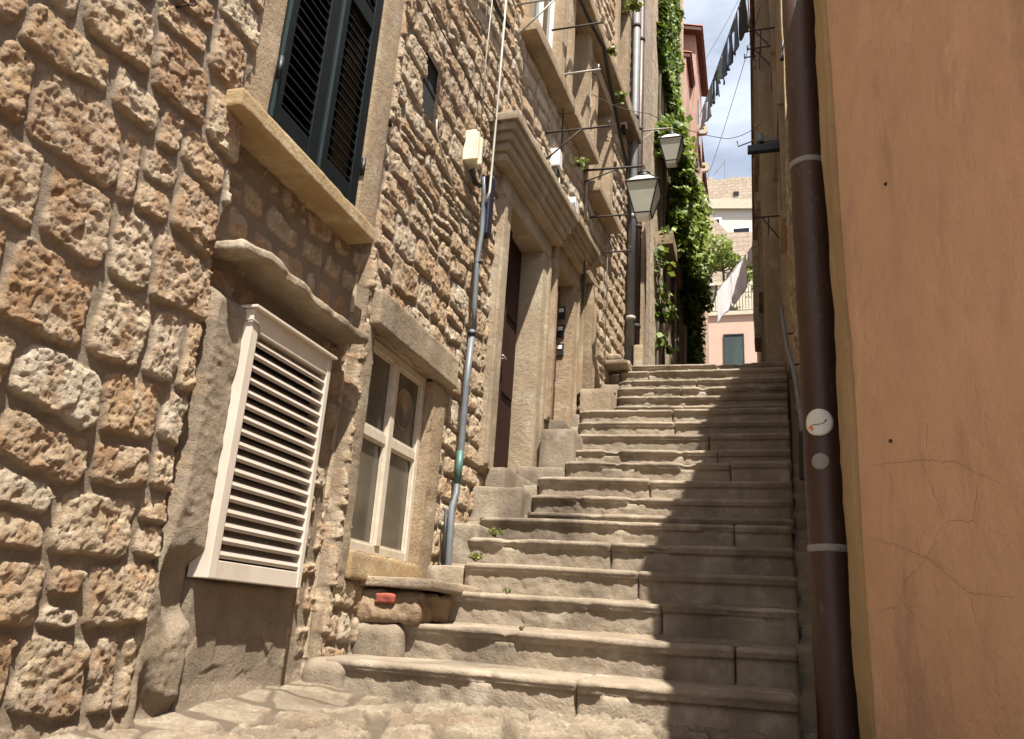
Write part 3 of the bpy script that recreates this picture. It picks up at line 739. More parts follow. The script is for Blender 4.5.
def upwin(y0, y1, z0, z1, seed, frame='cream_wood', parent=None, dep=.12, proj=.05, sill_proj=.16):
    parent = parent or hB
    xm = float(XL((y0+y1)/2)); sh = lambda V: np.stack([V[:, 0]+(XL(V[:, 1])-xm), V[:, 1], V[:, 2]], -1)
    for (a, b) in ((y0-.14, y0), (y1, y1+.14)):
        V, Fq = rblock(xm-.25, xm+proj, a, b, z0, z1, .007, .04, .003, 8, seed, sh); mesh_np('window_jamb', V, Fq, 'dressed', parent)
    V, Fq = rblock(xm-.25, xm+proj+.01, y0-.16, y1+.16, z1, z1+.16, .008, .04, .003, 8, seed+1, sh); mesh_np('lintel', V, Fq, 'dressed', parent)
    V, Fq = rblock(xm-.25, xm+sill_proj, y0-.2, y1+.2, z0-.13, z0, .012, .03, .004, 8, seed+2, sh); mesh_np('window_sill', V, Fq, 'dressed', parent)
    f = MB(); xd = xm-dep; t = .05; mid = (y0+y1)/2
    for a, b in ((y0, y0+t), (y1-t, y1), (mid-.03, mid+.03)): f.box(xd-.05, xd, a, b, z0, z1)
    for a in (z0, z0+(z1-z0)*.5, z1-t): f.box(xd-.048, xd-.002, y0+t, y1-t, a, a+t)
    o = f.build('window', frame, parent)
    p = MB(); p.box(xd-.034, xd-.028, y0, y1, z0, z1); p.build('pane', 'pane_dark', o)
upwin(5.66, 6.50, 5.12, 7.4, 121, 'white_wood', dep=.03)
upwin(7.92, 8.60, 4.82, 6.3, 125, 'cream_wood')
upwin(6.9, 7.45, 5.1, 6.9, 127, 'cream_wood')
upwin(8.9, 9.4, 6.9, 8.6, 129, 'cream_wood')
# long moulded string course high on the facade
V, Fq = rblock(-1.9, -1.62, 6.7, 9.8, 6.62, 6.78, .02, .04, .006, 7, 131, lambda V: np.stack([V[:, 0]+(XL(V[:, 1])-(-1.80)), V[:, 1], V[:, 2]], -1)); mesh_np('string_course', V, Fq, 'dressed', hB)
# door 2 bell plates
bx = float(XL(7.36))-.10
bp = thing('bell_panel', 'three stacked black bell plates on the jamb of the red door', 'doorbell', (bx, 7.35, 2.6))
for z in (2.60, 2.80, 3.00):
    m_ = MB(); m_.box(bx-.045, bx+.045, 7.340, 7.358, z, z+.13); q_ = m_.build('bell_plate', 'black_iron', bp, bevel=.002)
    m_ = MB(); m_.box(bx-.03, bx+.03, 7.334, 7.339, z+.07, z+.11); m_.build('name_card', 'box_white', q_)

# ================================================================= LEFT HOUSES C, D, E
hC = thing('weathered_house', 'tall grey brown weathered stone house behind the two drainpipes', 'house', (-1.6, 10.6, 3))
def leftbox(y0, y1, z0, z1, xo, mat, parent, name='wall', back=-7):
    V, Fq = rblock(back, 0, y0, y1, z0, z1, .03, .12, .012, 3, int(y0*10), lambda V: np.stack([V[:, 0]+(XL(V[:, 1])+xo)*(V[:, 0]-back)/(-back), V[:, 1], V[:, 2]], -1))
    return mesh_np(name, V, Fq, mat, parent)
leftbox(9.83, 11.5, 2.5, 13.2, .0, 'stone_c', hC)
V, Fq = rblock(-1.75, -1.42, 10.55, 10.80, 3.3, 6.6, .01, .05, .004, 6, 141); mesh_np('pilaster', V, Fq, 'dressed', hC)
f = MB(); f.box(-1.66, -1.47, 10.15, 10.5, 4.55, 5.25); f.build('meter_cupboard', 'iron', hC, bevel=.006)
hD = thing('ivy_house', 'ochre stone house half covered by climbing ivy beyond the drainpipes', 'house', (-1.3, 13, 3.5))
leftbox(11.52, 14.9, 3, 14.6, .0, 'stone_d', hD)
for i, (yy, z) in enumerate([(12.2, 3.8), (12.9, 3.9), (13.6, 4.0)]):
    xx = float(XL(yy)); V, Fq = rblock(xx-.1, xx+.06, yy-.09, yy+.09, z-.8, z+2.2, .01, .06, .004, 6, 150+i); mesh_np('pilaster', V, Fq, 'dressed_pale', hD)
V, Fq = rblock(-1.55, -1.15, 12.0, 13.9, 6.15, 6.4, .02, .06, .004, 6, 155); mesh_np('lintel', V, Fq, 'dressed', hD)
def tile_roof(parent, x0, x1, y0, y1, z, slope=.35, mat='tile', under=True):
    """barrel tile strip overhanging the alley: x1 is the eave edge"""
    r_ = MB(); sg = 1 if x1 > x0 else -1; n = int((y1-y0)/.22)
    for i in range(n):
        yc = y0+(i+.5)*(y1-y0)/n; hw = (y1-y0)/n*.55
        a = (x1, z); b = (x0, z+abs(x1-x0)*slope); pts = []
        for t in np.linspace(0, math.pi, 6): pts.append((hw*math.cos(t), .075*math.sin(t)))
        vs = [(a[0], yc+p[0], a[1]+p[1]) for p in pts]+[(b[0], yc+p[0], b[1]+p[1]) for p in pts]
        vs += [(a[0], yc+p[0]*.8, a[1]+p[1]*.8-.02) for p in pts]+[(b[0], yc+p[0]*.8, b[1]+p[1]*.8-.02) for p in pts]
        m_ = 6
        fs = [(k, k+1, m_+k+1, m_+k) for k in range(5)]+[(2*m_+k, 3*m_+k, 3*m_+k+1, 2*m_+k+1) for k in range(5)]+[(k, 2*m_+k, 2*m_+k+1, k+1) for k in range(5)]
        r_.add(vs, fs)
    o = r_.build('roof', mat, parent)
    u = MB(); u.add([(x1-sg*.03, y0, z-.03), (x1-sg*.03, y1, z-.03), (x0, y1, z-.03+abs(x1-x0)*slope), (x0, y0, z-.03+abs(x1-x0)*slope),
                     (x1-sg*.03, y0, z-.11), (x1-sg*.03, y1, z-.11), (x0, y1, z-.11+abs(x1-x0)*slope), (x0, y0, z-.11+abs(x1-x0)*slope)],
                    [(0, 1, 2, 3), (7, 6, 5, 4), (0, 4, 5, 1), (1, 5, 6, 2), (2, 6, 7, 3), (3, 7, 4, 0)])
    u.build('eave', 'eave_wood', o)
    return o
tile_roof(hA, -6.2, -1.5, -2.5, 3.46, 9.4); tile_roof(hB, -6.2, -1.3, 3.46, 9.82, 11.45); tile_roof(hC, -7, -1.25, 9.83, 11.5, 13.2); tile_roof(hD, -7, -1.1, 11.52, 14.9, 14.6)
hE = thing('pink_roofed_house', 'tall faded pink house with terracotta eaves behind the ivy', 'house', (-1.1, 17, 4))
m_ = MB(); m_.box(-7, -1.02, 16.0, 18.2, 4, 13.75); m_.build('wall', 'pinkish', hE)
tile_roof(hE, -7, -.84, 15.8, 18.35, 13.75, .3)
m_ = MB(); m_.box(-7, -1.16, 14.92, 15.99, 4, 12.3); m_.build('side_wing', 'pinkish', hE)
tile_roof(hE, -7, -1.04, 14.9, 15.99, 12.3, .3)
for z in (8.6, 11.0):
    m_ = MB(); m_.box(-1.06, -1.0, 16.6, 17.3, z, z+1.3); o = m_.build('window', 'pane_dark', hE)
    m_ = MB(); m_.box(-1.03, -.97, 16.52, 17.38, z-.1, z-.005); m_.build('sill', 'dressed_pale', o)
hF = thing('dark_eaved_house', 'brown plastered house with dark eaves and a white shutter, farthest on the left', 'house', (-1.2, 20, 5))
m_ = MB(); m_.box(-7, -1.20, 18.22, 24.0, 4.5, 12.5); m_.build('wall', 'pinkish', hF)
tile_roof(hF, -7, -1.03, 18.25, 22.0, 12.5, .3)
m_ = MB(); m_.box(-1.22, -1.185, 19.6, 20.3, 9.9, 11.4); m_.build('window', 'pane_dark', hF)
sh_ = MB(); sh_.box(-1.17, -1.145+.02, 20.33, 20.98, 9.9, 11.4)
for i in range(14): sh_.box(-1.12, -1.112, 20.38, 20.93, 9.98+i*.1, 10.04+i*.1)
for i in range(14): pass
sh_.build('shutter', 'white_wood', hF)
sh2 = MB(); sh2.box(-1.18, -.98, 19.52, 19.56, 9.9, 11.4)
for i in range(13): sh2.box(-1.16, -1.0, 19.505, 19.519, 9.98+i*.105, 10.045+i*.105)
sh2.build('shutter', 'white_wood', hF)
m_ = MB(); m_.box(-1.19, -1.10, 18.25, 18.5, 6, 12.3); m_.box(-1.19, -1.12, 22.0, 22.2, 6, 11.8); m_.build('quoin_strip', 'stone_d', hF)

# perforated stone brackets for drying poles
for i, (yy, z, lab) in enumerate([(15.3, 9.75, 'perforated pale stone bracket beside the ivy'), (15.5, 9.1, 'perforated pale stone bracket below the bracket beside the ivy'),
                                  (16.4, 11.3, 'pale stone bracket under the terracotta eave'), (18.6, 10.55, 'pale stone bracket near the dark eave'), (18.9, 11.85, 'small pale stone bracket right under the dark eave')]):
    xx = -1.14 if yy < 16 else (-1.0 if yy < 18.2 else -1.10)
    b_ = MB(); n = 14
    prof = []
    ro, ri, hw = .13, .055, .05
    vs = []; fs = []
    for s_ in (-hw, hw):
        for r__ in (ro, ri):
            for k in range(n):
                a = 2*math.pi*k/n; sq = min(1/max(abs(math.cos(a)), abs(math.sin(a))), 1.25) if r__ == ro else 1
                vs.append((xx+.08+r__*sq*math.cos(a), yy+s_, z+r__*sq*math.sin(a)))
    for k in range(n):
        k2 = (k+1) % n
        fs += [(k, k2, n+k2, n+k), (2*n+k, 3*n+k, 3*n+k2, 2*n+k2), (k, 2*n+k, 2*n+k2, k2), (n+k, n+k2, 3*n+k2, 3*n+k)]
    b_.add(vs, fs); b_.box(xx-.1, xx-.03, yy-hw, yy+hw, z-.1, z+.1)
    tag(b_.build('stone_bracket', 'cream_stone', None), lab, 'bracket', 'stone brackets under the eaves')

# ================================================================= RIGHT SIDE
# pink house: wall swings away 10 degrees from the alley line
th = R_(9); PC = np.array([.335, 2.93])
hP = thing('pink_house', 'salmon pink plastered house wall with cracks, nearest on the right', 'house', (.8, 1.5, -.4))
def pinkwall():
    n1, n2 = 180, 220
    s = np.linspace(0, 3.6, n1+1); z = np.concatenate([np.linspace(-1.6, 2.33, n2), [2.4]])
    S, Z = np.meshgrid(s, z, indexing='ij'); s = S.ravel(); z = Z.ravel()
    z = np.where(z > 0, z*(1+.12*np.exp(-s/.35)), z)
    d = .006*fbm(s*2, z*2, s*0, 4, 5)+.003*fbm(s*9, z*9, s*0, 3, 7) - .03*np.exp(-s/.035)
    x = PC[0]+s*math.sin(th)-d*math.cos(th); y = PC[1]-s*math.cos(th)-d*math.sin(th)
    x = x+.012*vn(z*1.2, z*0, z*0, 4)*np.exp(-s/.3)
    idx = np.arange(s.size).reshape(S.shape)
    q = np.stack([idx[:-1, :-1], idx[1:, :-1], idx[1:, 1:], idx[:-1, 1:]], -1).reshape(-1, 4)
    mesh_np('wall', np.stack([x, y, z], -1), q, 'pink', hP)
pinkwall()
def pw(s, z, o=.0): return (PC[0]+s*math.sin(th)-o*math.cos(th), PC[1]-s*math.cos(th)-o*math.sin(th), z)
body = MB(); e = 3.6
ax, ay, _ = pw(0, 0, -.03); bx_, by_, _ = pw(e, 0, -.03)
body.add([(ax, ay, -2.5), (bx_, by_, -2.5), (8, by_, -2.5), (8, ay, -2.5), (ax, ay, 3.05), (bx_, by_, 2.33), (8, by_, 2.33), (8, ay, 3.05)],
         [(0, 3, 2, 1), (4, 5, 6, 7), (0, 1, 5, 4), (1, 2, 6, 5), (2, 3, 7, 6), (3, 0, 4, 7)])
body.build('core', 'pinkish', hP)  # unseen body, its sloping top height chosen to shade the lower steps and drainpipe
# exposed yellow render strip at the corner
V, Fq = rblock(.330, .5, 2.935, 3.27, -1.3, 3.22, .012, .03, .012, 6, 201, lambda V: np.stack([V[:, 0]+.010*vn(V[:, 2]*2.2, V[:, 1]*3, V[:, 2]*0, 6), V[:, 1], V[:, 2]], -1))
mesh_np('corner_render', V, Fq, 'yellow_plaster', hP)
# cracks as thin grooves of exposed grey (ribbons a millimetre proud)
def crack(pts, w=.0019):
    P = [np.array(p) for p in pts]; path = []
    rr = random.Random(int(abs(P[0][0]*1000)))
    for i in range(len(P)-1):
        n = max(3, int(np.linalg.norm(P[i+1]-P[i])/.012))
        for k in range(n):
            t = k/n; path.append(P[i]*(1-t)+P[i+1]*t+np.array([rr.uniform(-.0035, .0035), rr.uniform(-.0035, .0035)]))
    path.append(P[-1]); vs, fs = [], []
    for i, p in enumerate(path):
        d = path[min(i+1, len(path)-1)]-path[max(i-1, 0)]; d = d/(np.linalg.norm(d)+1e-9); nn = np.array([-d[1], d[0]])
        ww = w*(.35+.65*math.sin(math.pi*(i+.5)/len(path)))*rr.uniform(.6, 1.2)
        for s_ in (-1, 1):
            q = p+nn*ww*s_*.5*np.array([1.6, 1]); vs.append(pw(q[0], q[1], .0105))
    for i in range(len(path)-1): fs.append((2*i, 2*i+1, 2*i+3, 2*i+2))
    return vs, fs
CR = []
import json
def px2pink(px, py):
    F = 793.0; Mx = np.array(camo.matrix_world)[:3, :3]
    d = Mx @ np.array([px-512, -(py-369.5), -F]); n = np.array([-math.cos(th), -math.sin(th)]); c0 = PC
    t = (c0 @ n)/(d[:2] @ n); P = d*t; s = (P[:2]-c0) @ np.array([math.sin(th), -math.cos(th)]); return (s, P[2])
crk = [[(872, 466), (925, 460), (960, 462), (1005, 484)], [(925, 460), (938, 492), (949, 521)], [(949, 521), (985, 522)], [(949, 521), (931, 558), (907, 584), (905, 600), (929, 631)],
       [(868, 537), (900, 545), (931, 558), (975, 594), (1020, 597)], [(975, 594), (982, 625)], [(983, 475), (979, 520)], [(932, 422), (930, 458)], [(880, 611), (903, 607)]]
cm = MB()
for c in crk:
    vs, fs = crack([px2pink(*p) for p in c]); cm.add(vs, fs)
plain_c = plain('crack_line', (.30, .165, .115), .95); M['crackm'] = plain_c
o = cm.build('crack', 'crackm', hP)
for px_, py_ in ((891, 441), (886, 184)):
    s_, z_ = px2pink(px_, py_); a = pw(s_, z_, -.02); b = pw(s_, z_, .005)
    n_ = MB(); n_.tube([a, b], .0055, 10); n_.build('nail', 'iron', hP, True)

# big brown drainpipe
dp = thing('drainpipe', 'thick dark brown drainpipe with two stickers beside the pink wall', 'drainpipe', (.285, 3.42, -.4))
PX, PY, PR = .282, 3.40, .078
n = 60; prof = [(PR+.0015*math.sin(i*1.3), -.9+4.6*i/n) for i in range(n+1)]
m_ = MB(); m_.lathe((PX, PY, 0), prof, 32); m_.build('pipe', 'pipe', dp, True)
for z in (.345, 2.07):
    c_ = MB(); c_.lathe((PX, PY, z), [(PR+.001, 0), (PR+.004, .002), (PR+.0045, .012), (PR+.004, .026), (PR+.001, .028)], 32)
    c_.box(PX+.05, .47, PY-.02, PY+.02, z+.004, z+.024); c_.build('clamp', 'foil', dp, True)
def sticker(z, r, ang, mat, deco):
    """thin disc wrapped on the pipe, own thickness"""
    N = 28; vs = []; fs = []; rings = 5
    def pt(a, b, o): th_ = ang+a/PR; return (PX+(PR+o)*math.cos(th_), PY+(PR+o)*math.sin(th_), z+b)
    vs.append(pt(0, 0, .0035))
    for j in range(1, rings+1):
        for k in range(N): t = 2*math.pi*k/N; vs.append(pt(r*j/rings*math.cos(t), r*j/rings*math.sin(t), .0035))
    for k in range(N): t = 2*math.pi*k/N; vs.append(pt(r*math.cos(t), r*math.sin(t), .0012))
    for k in range(N): fs.append((0, 1+k, 1+(k+1) % N))
    for j in range(rings):
        for k in range(N): fs.append((1+j*N+k, 1+(j+1)*N+k, 1+(j+1)*N+(k+1) % N, 1+j*N+(k+1) % N))
    m_ = MB(); m_.add(vs, fs); o = m_.build('sticker', mat, dp, True)
    for (pts, w, mt) in deco:
        d = MB(); n_ = len(pts); V_ = []
        for i, p in enumerate(pts):
            q0 = pts[max(i-1, 0)]; q1 = pts[min(i+1, n_-1)]; dx, dy = q1[0]-q0[0], q1[1]-q0[1]; l_ = math.hypot(dx, dy)+1e-9
            V_ += [pt(p[0]-dy/l_*w, p[1]+dx/l_*w, .0045), pt(p[0]+dy/l_*w, p[1]-dx/l_*w, .0045)]
        d.add(V_, [(2*i, 2*i+1, 2*i+3, 2*i+2) for i in range(n_-1)]); d.build('print', mt, o)
sA_ = R_(-90-14)
sticker(.855, .056, sA_, 'sticker', [([(-.026, -.012), (-.016, -.008), (-.004, -.012), (.006, -.006)], .0016, 'sticker_ink'), ([(.010, -.008), (.020, -.002), (.031, .010)], .0016, 'sticker_ink'), ([(.022, .006), (.028, .008)], .0026, 'sticker_ink'),
                               ([(-.040, -.020), (-.030, -.018), (-.024, -.028), (-.032, -.032)], .005, 'sticker_orange'), ([(-.034, -.010), (-.026, -.016)], .003, 'sticker_orange')])
sticker(.695, .034, R_(-90-16), 'foil', [])

# right rubble house R2
hR = thing('ochre_rubble_house', 'ochre rubble house wall behind the brown drainpipe with a handrail', 'house', (.45, 5.5, 0))
def fieldR(u, v): return rubble_field(u, v, -1.5, 8, (.14, .24), (.16, .34), .03, .018, 35, .9, .03, .014, .2)
wall_grid('wall', 3.2, 8.05, -1.4, 5.0, .022, .022, hR, 'rubble_right', lambda y: np.full_like(y, .455), 3, fieldR, [(3.0, 5.5, 4.37, 6.0)], None, True)
m_ = MB(); m_.box(.49, 7, 3.2, 5.52, -1.4, 4.36); m_.box(.49, 7, 5.521, 8.05, -1.4, 4.99); m_.build('core', 'stone_r', hR)
for ya, yb, zc_ in ((3.18, 5.5, 4.35), (5.52, 8.05, 4.98)):  # stepped top out of view, heights set to shape the shadow on the stairs
    V, Fq = rblock(.425, 7, ya, yb, zc_, zc_+.1, .02, .06, .012, 6, 205); mesh_np('coping', V, Fq, 'dressed', hR)
m_ = MB(); m_.box(.41, .44, 4.25, 4.33, 1.9, 4.34); m_.build('pale_duct', 'box_cream', hR)
# R3, R4
hS = thing('tall_right_house', 'ochre stone house on the right behind the handrail, with a row of drying racks', 'house', (.5, 9.5, 3))
V, Fq = rblock(.46, 8, 8.06, 11.0, 2, 10.3, .03, .10, .02, 2.5, 210); mesh_np('wall', V, Fq, 'streaked', hS)
tile_roof(hS, 8, .36, 8.06, 11.0, 10.25, .3)
hT = thing('far_right_house', 'farthest right hand stone house reaching back to the pink end house', 'house', (.5, 18, 7))
V, Fq = rblock(.25, 8, 11.02, 26.0, 3, 10.25, .03, .12, .02, 2.5, 213); mesh_np('wall', V, Fq, 'streaked', hT)
tile_roof(hT, 8, .17, 11.02, 26.0, 10.2, .3)
for (hh, xx, y, z) in ((hS, .46, 8.5, 4.6), (hS, .46, 9.7, 6.3), (hT, .25, 11.6, 7.6), (hT, .25, 13.2, 8.2), (hT, .25, 15.5, 8.2), (hT, .25, 12.4, 5.4)):
    m_ = MB(); m_.box(xx-.07, xx+.04, y-.15, y+.75, z-.10, z); m_.box(xx-.05, xx+.04, y-.12, y, z, z+1.4); m_.box(xx-.05, xx+.04, y+.6, y+.72, z, z+1.4); m_.box(xx-.06, xx+.04, y-.15, y+.75, z+1.4, z+1.55)
    o = m_.build('window', 'dressed', hh)
    m_ = MB(); m_.box(xx-.032, xx-.022, y, y+.6, z, z+1.4); m_.build('pane', 'pane_dark', o)
V, Fq = rblock(.12, .3, 15.7, 16.6, 5.8, 8.0, .02, .08, .015, 4, 212); mesh_np('projecting_pier', V, Fq, 'stone_r', hT)

# handrail
hr = thing('handrail', 'grey steel handrail fixed to the right wall at the top of the stairs', 'handrail', (.4, 6.5, 1))
m_ = MB(); m_.tube([(.355, 8.35, 3.42), (.35, 8.25, 3.28), (.345, 7.4, 2.62), (.34, 6.3, 2.02), (.335, 5.6, 1.46), (.335, 5.5, 1.32)], .019, 10); m_.build('rail', 'pipe_grey', hr, True)
for (y, z) in ((7.9, 3.0), (6.9, 2.34), (5.8, 1.6)):
    m_ = MB(); m_.tube([(.35, y, z), (.37, y, z-.05), (.47, y, z-.05)], .009, 6); m_.build('wall_bracket', 'iron', hr, True)
m_ = MB(); m_.lathe((.335, 5.47, 1.02), [(.035, 0), (.04, .01), (.04, .3), (.035, .32)], 12); m_.build('end_post', 'black_iron', hr, True)

# ================================================================= WALL FITTINGS, LEFT
def wire(name, pts, r, mat, label, cat, group=None, sag=0, n=14):
    P = [Vector(p) for p in pts]; out = []
    for i in range(len(P)-1):
        k = n if sag else max(1, 1)
        for j in range(k):
            t = j/k; q = P[i].lerp(P[i+1], t); q.z -= sag*4*t*(1-t); out.append(q)
    out.append(P[-1]); m_ = MB(); m_.tube(out, r, 6); return tag(m_.build(name, mat, None, True), label, cat, group)
cd = thing('conduit', 'bent grey blue conduit running down the wall beside the doorway', 'conduit', (-1.84, 4.9, .2))
cx = -1.835
m_ = MB(); m_.tube([(cx, 4.78, 3.10), (cx, 4.84, 2.98), (cx, 4.86, 2.7), (cx+.0, 4.82, 2.45), (cx, 4.84, 2.1), (cx+.005, 4.86, 1.9)], .019, 10); m_.build('upper_tube', 'conduit', cd, True)
m_ = MB(); m_.tube([(cx, 4.84, 1.92), (cx+.005, 4.80, 1.5), (cx, 4.82, 1.1), (cx, 4.80, .78), (cx+.01, 4.72, .68), (cx+.01, 4.74, .3), (cx+.01, 4.76, .19)], .022, 10); m_.build('lower_tube', 'conduit', cd, True)
m_ = MB(); m_.tube([(cx, 4.812, 1.06), (cx, 4.805, .84)], .0235, 10); m_.build('green_sleeve', 'conduit_green', cd, True)
for z in (2.42, 1.88, .72): m_ = MB(); m_.lathe((cx, 4.83 if z > 1 else 4.77, z), [(.023, 0), (.027, .004), (.027, .02), (.023, .024)], 14); m_.build('clamp', 'black_iron', cd, True)
m_ = MB(); m_.tube([(cx-.02, 4.70, .66), (cx-.01, 4.69, .5), (cx-.01, 4.71, .22)], .012, 8); m_.build('side_tube', 'cable', cd, True)
jb = thing('junction_box', 'cream plastic junction box above the grey conduit', 'junction box', (-1.85, 4.6, 3.1))
m_ = MB(); m_.box(-1.90, -1.81, 4.52, 4.66, 3.09, 3.33); m_.box(-1.808, -1.797, 4.535, 4.565, 3.10, 3.32); m_.box(-1.808, -1.797, 4.61, 4.64, 3.10, 3.32); m_.build('box', 'box_cream', jb, bevel=.004)
m_ = MB(); m_.tube([(-1.85, 4.6, 3.06), (-1.84, 4.66, 2.98), (-1.84, 4.76, 3.02)], .02, 8); m_.build('gland', 'cable', jb, True)
wire('cable_pipe', [(-1.83, 4.95, 5.2), (-1.82, 4.93, 3.9), (-1.82, 4.92, 3.3), (-1.80, 4.86, 3.02), (-1.81, 4.83, 2.92)], .010, 'wire_pale', 'thin pale vertical cable pipe rising beside the junction box', 'cable pipe')
wire('cable', [(-1.82, 4.62, 3.33), (-1.82, 4.60, 4.0), (-1.82, 4.64, 5.2)], .005, 'wire_pale', 'thin pale cable rising from the top of the cream junction box', 'cable')
wire('cable', [(-1.86, 4.2, 4.5), (-1.85, 4.72, 4.66), (-1.84, 5.1, 4.72)], .020, 'cable', 'thick black cable crossing the wall above the junction box', 'cable', sag=.03)
m_ = MB(); m_.box(-1.89, -1.845, 5.0, 5.10, 2.76, 3.26); tag(m_.build('wall_plaque', 'navy', None, bevel=.01), 'narrow navy blue plaque between the junction box and the doorway', 'plaque')
wire('cable', [(-1.85, 3.93, 3.0), (-1.84, 3.92, 2.9), (-1.83, 4.2, 2.72), (-1.84, 4.5, 2.50)], .006, 'wire_pale', 'thin pale cable trailing from the small square wall hole', 'cable')

def rack(y, z, xw, ln, label, mat='galv', brace=True, back=.35, second=True):
    m_ = MB()
    m_.tube([(xw-.03, y, z), (xw+ln, y, z+.0)], .010, 6)
    if brace: m_.tube([(xw, y, z-back), (xw+ln*.55, y, z)], .008, 6)
    m_.tube([(xw+ln-.02, y, z), (xw+ln-.02, y, z+.06)], .008, 6)
    return tag(m_.build('drying_bracket', mat, None, True), label, 'drying bracket', 'iron drying brackets on the facades')
rack(5.35, 5.18, -1.86, .62, 'pale iron drying bracket with a brace, highest on the left facade')
rack(6.3, 5.15, -1.80, .50, 'short pale iron drying bracket below the white framed window', brace=False)
rack(6.35, 5.75, -1.80, .5, 'dark iron drying bracket beside the white framed window', 'iron', brace=False)
rack(6.3, 4.50, -1.80, .62, 'rusty iron drying bracket with a brace above the first door cornice', 'iron', back=.3)
rack(7.9, 4.45, -1.68, .42, 'thin rusty iron drying bracket right above the front lantern bracket', 'iron', brace=False)
rack(8.3, 4.2, -1.66, .4, 'thin rusty iron drying bracket beside the front lantern', 'iron', brace=False)
wire('cable', [(-1.84, 3.5, 3.62), (-1.83, 4.2, 3.60), (-1.82, 5.0, 3.72), (-1.80, 5.6, 4.1), (-1.78, 6.4, 4.35)], .005, 'cable', 'thin black cable sagging across the rubble from the shutters towards the meter box', 'cable', sag=.015)
wire('cable', [(-1.74, 6.60, 6.6), (-1.73, 6.62, 4.48)], .008, 'cable', 'black vertical cable dropping to the white meter box', 'cable')
wire('cable', [(-1.66, 7.62, 5.9), (-1.05, 7.9, 5.75), (-.2, 8.8, 5.9), (.22, 8.7, 6.0)], .004, 'cable', 'thin black wire spanning the alley just above the front lantern', 'cable', sag=.05)
# small white boxes
for i, (y, z, lab) in enumerate([(6.55, 4.25, 'white meter box above the gap between the two door cornices'), (7.15, 4.05, 'small white box above the second door cornice'), (9.3, 6.6, 'round white sensor at the foot of the rear lantern bracket')]):
    xw = float(XL(y))
    b_ = thing('wall_box', lab, 'wall box', (xw, y, z), 'small white boxes on the left facade')
    m_ = MB(); m_.box(xw-.02, xw+.08, y-.07, y+.07, z, z+.20); m_.build('case', 'box_white', b_, bevel=.015)
    m_ = MB(); m_.box(xw-.02, xw+.06, y-.06, y+.06, z-.10, z-.001); m_.build('terminal', 'black_iron', b_, bevel=.01)
wire('cable', [(-1.72, 6.55, 4.15), (-1.71, 6.6, 3.9), (-1.69, 6.7, 3.72), (-1.67, 6.75, 3.6)], .007, 'wire_pale', 'pale looping cable hanging below the white meter box', 'cable')
wire('cable', [(-1.66, 7.15, 4.0), (-1.62, 7.2, 3.8), (-1.60, 7.3, 3.6), (-1.64, 7.5, 3.2)], .010, 'cable', 'black cable hanging below the small white box', 'cable')
wire('cable', [(-1.60, 6.3, 6.2), (-1.50, 7.4, 6.35), (-1.52, 8.4, 6.2), (-1.52, 9.4, 6.0), (-1.5, 9.75, 5.2)], .022, 'cable', 'thick black cable running along the moulded string course', 'cable', sag=.02)
wire('cable', [(-1.62, 8.62, 6.4), (-1.61, 8.62, 4.4), (-1.61, 8.66, 2.95)], .006, 'wire_pale', 'thin pale vertical cable between the third doorway and the drainpipes', 'cable')
wire('cable', [(-1.70, 7.66, 6.5), (-1.69, 7.66, 4.3)], .018, 'wire_pale', 'pale vertical conduit beside the upper window near the lanterns', 'cable')

# drainpipes of house C
for i, (y, xo, r, mat, lab, z1_) in enumerate([(9.72, .09, .055, 'pipe_grey', 'grey lead drainpipe, left one of the thin pair near the lanterns', 9.9), (10.02, .10, .05, 'pipe', 'red brown drainpipe, right one of the thin pair near the lanterns', 10.6)]):
    xw = float(XL(y))+xo; d_ = thing('thin_drainpipe', lab, 'drainpipe', (xw, y, 3), 'thin drainpipes on the left')
    m_ = MB(); m_.tube([(xw, y, 3.15+(.0 if i else .1)), (xw, y, z1_)], r, 12); m_.build('pipe', mat, d_, True)
    for z in (3.9, 5.4, 7.0, 8.6): m_ = MB(); m_.lathe((xw, y, z), [(r+.002, 0), (r+.01, .005), (r+.01, .05), (r+.002, .055)], 14); m_.build('clamp', 'wire_pale' if i == 0 and z < 6 else 'iron', d_, True)
st_ = thing('loose_stones', 'loose pale stones lying on a slab at the left top of the stairs', 'stones', (-1.5, 9.0, 3))
blocks('slab', [(-1.68, -1.36, 8.75, 9.2, 2.98, 3.03)], 'dressed_pale', st_, r=.015, res=.03, amp=.01, fr=6, seed=221)
blocks('stone', [(-1.62, -1.44, 8.8, 9.05, 3.03, 3.13)], 'dressed_pale', st_, r=.04, res=.02, amp=.02, fr=8, seed=222)
blocks('stone', [(-1.42, -1.37, 9.0, 9.2, 3.03, 3.10)], 'dressed_pale', st_, r=.03, res=.02, amp=.02, fr=8, seed=223)
V, Fq = rblock(-1.42, -1.30, 9.6, 9.75, 3.1, 3.52, .02, .03, .008, 8, 224); tag(mesh_np('guard_stone', V, Fq, 'dressed_pale'), 'small pale upright guard stone beside the top step', 'stone')

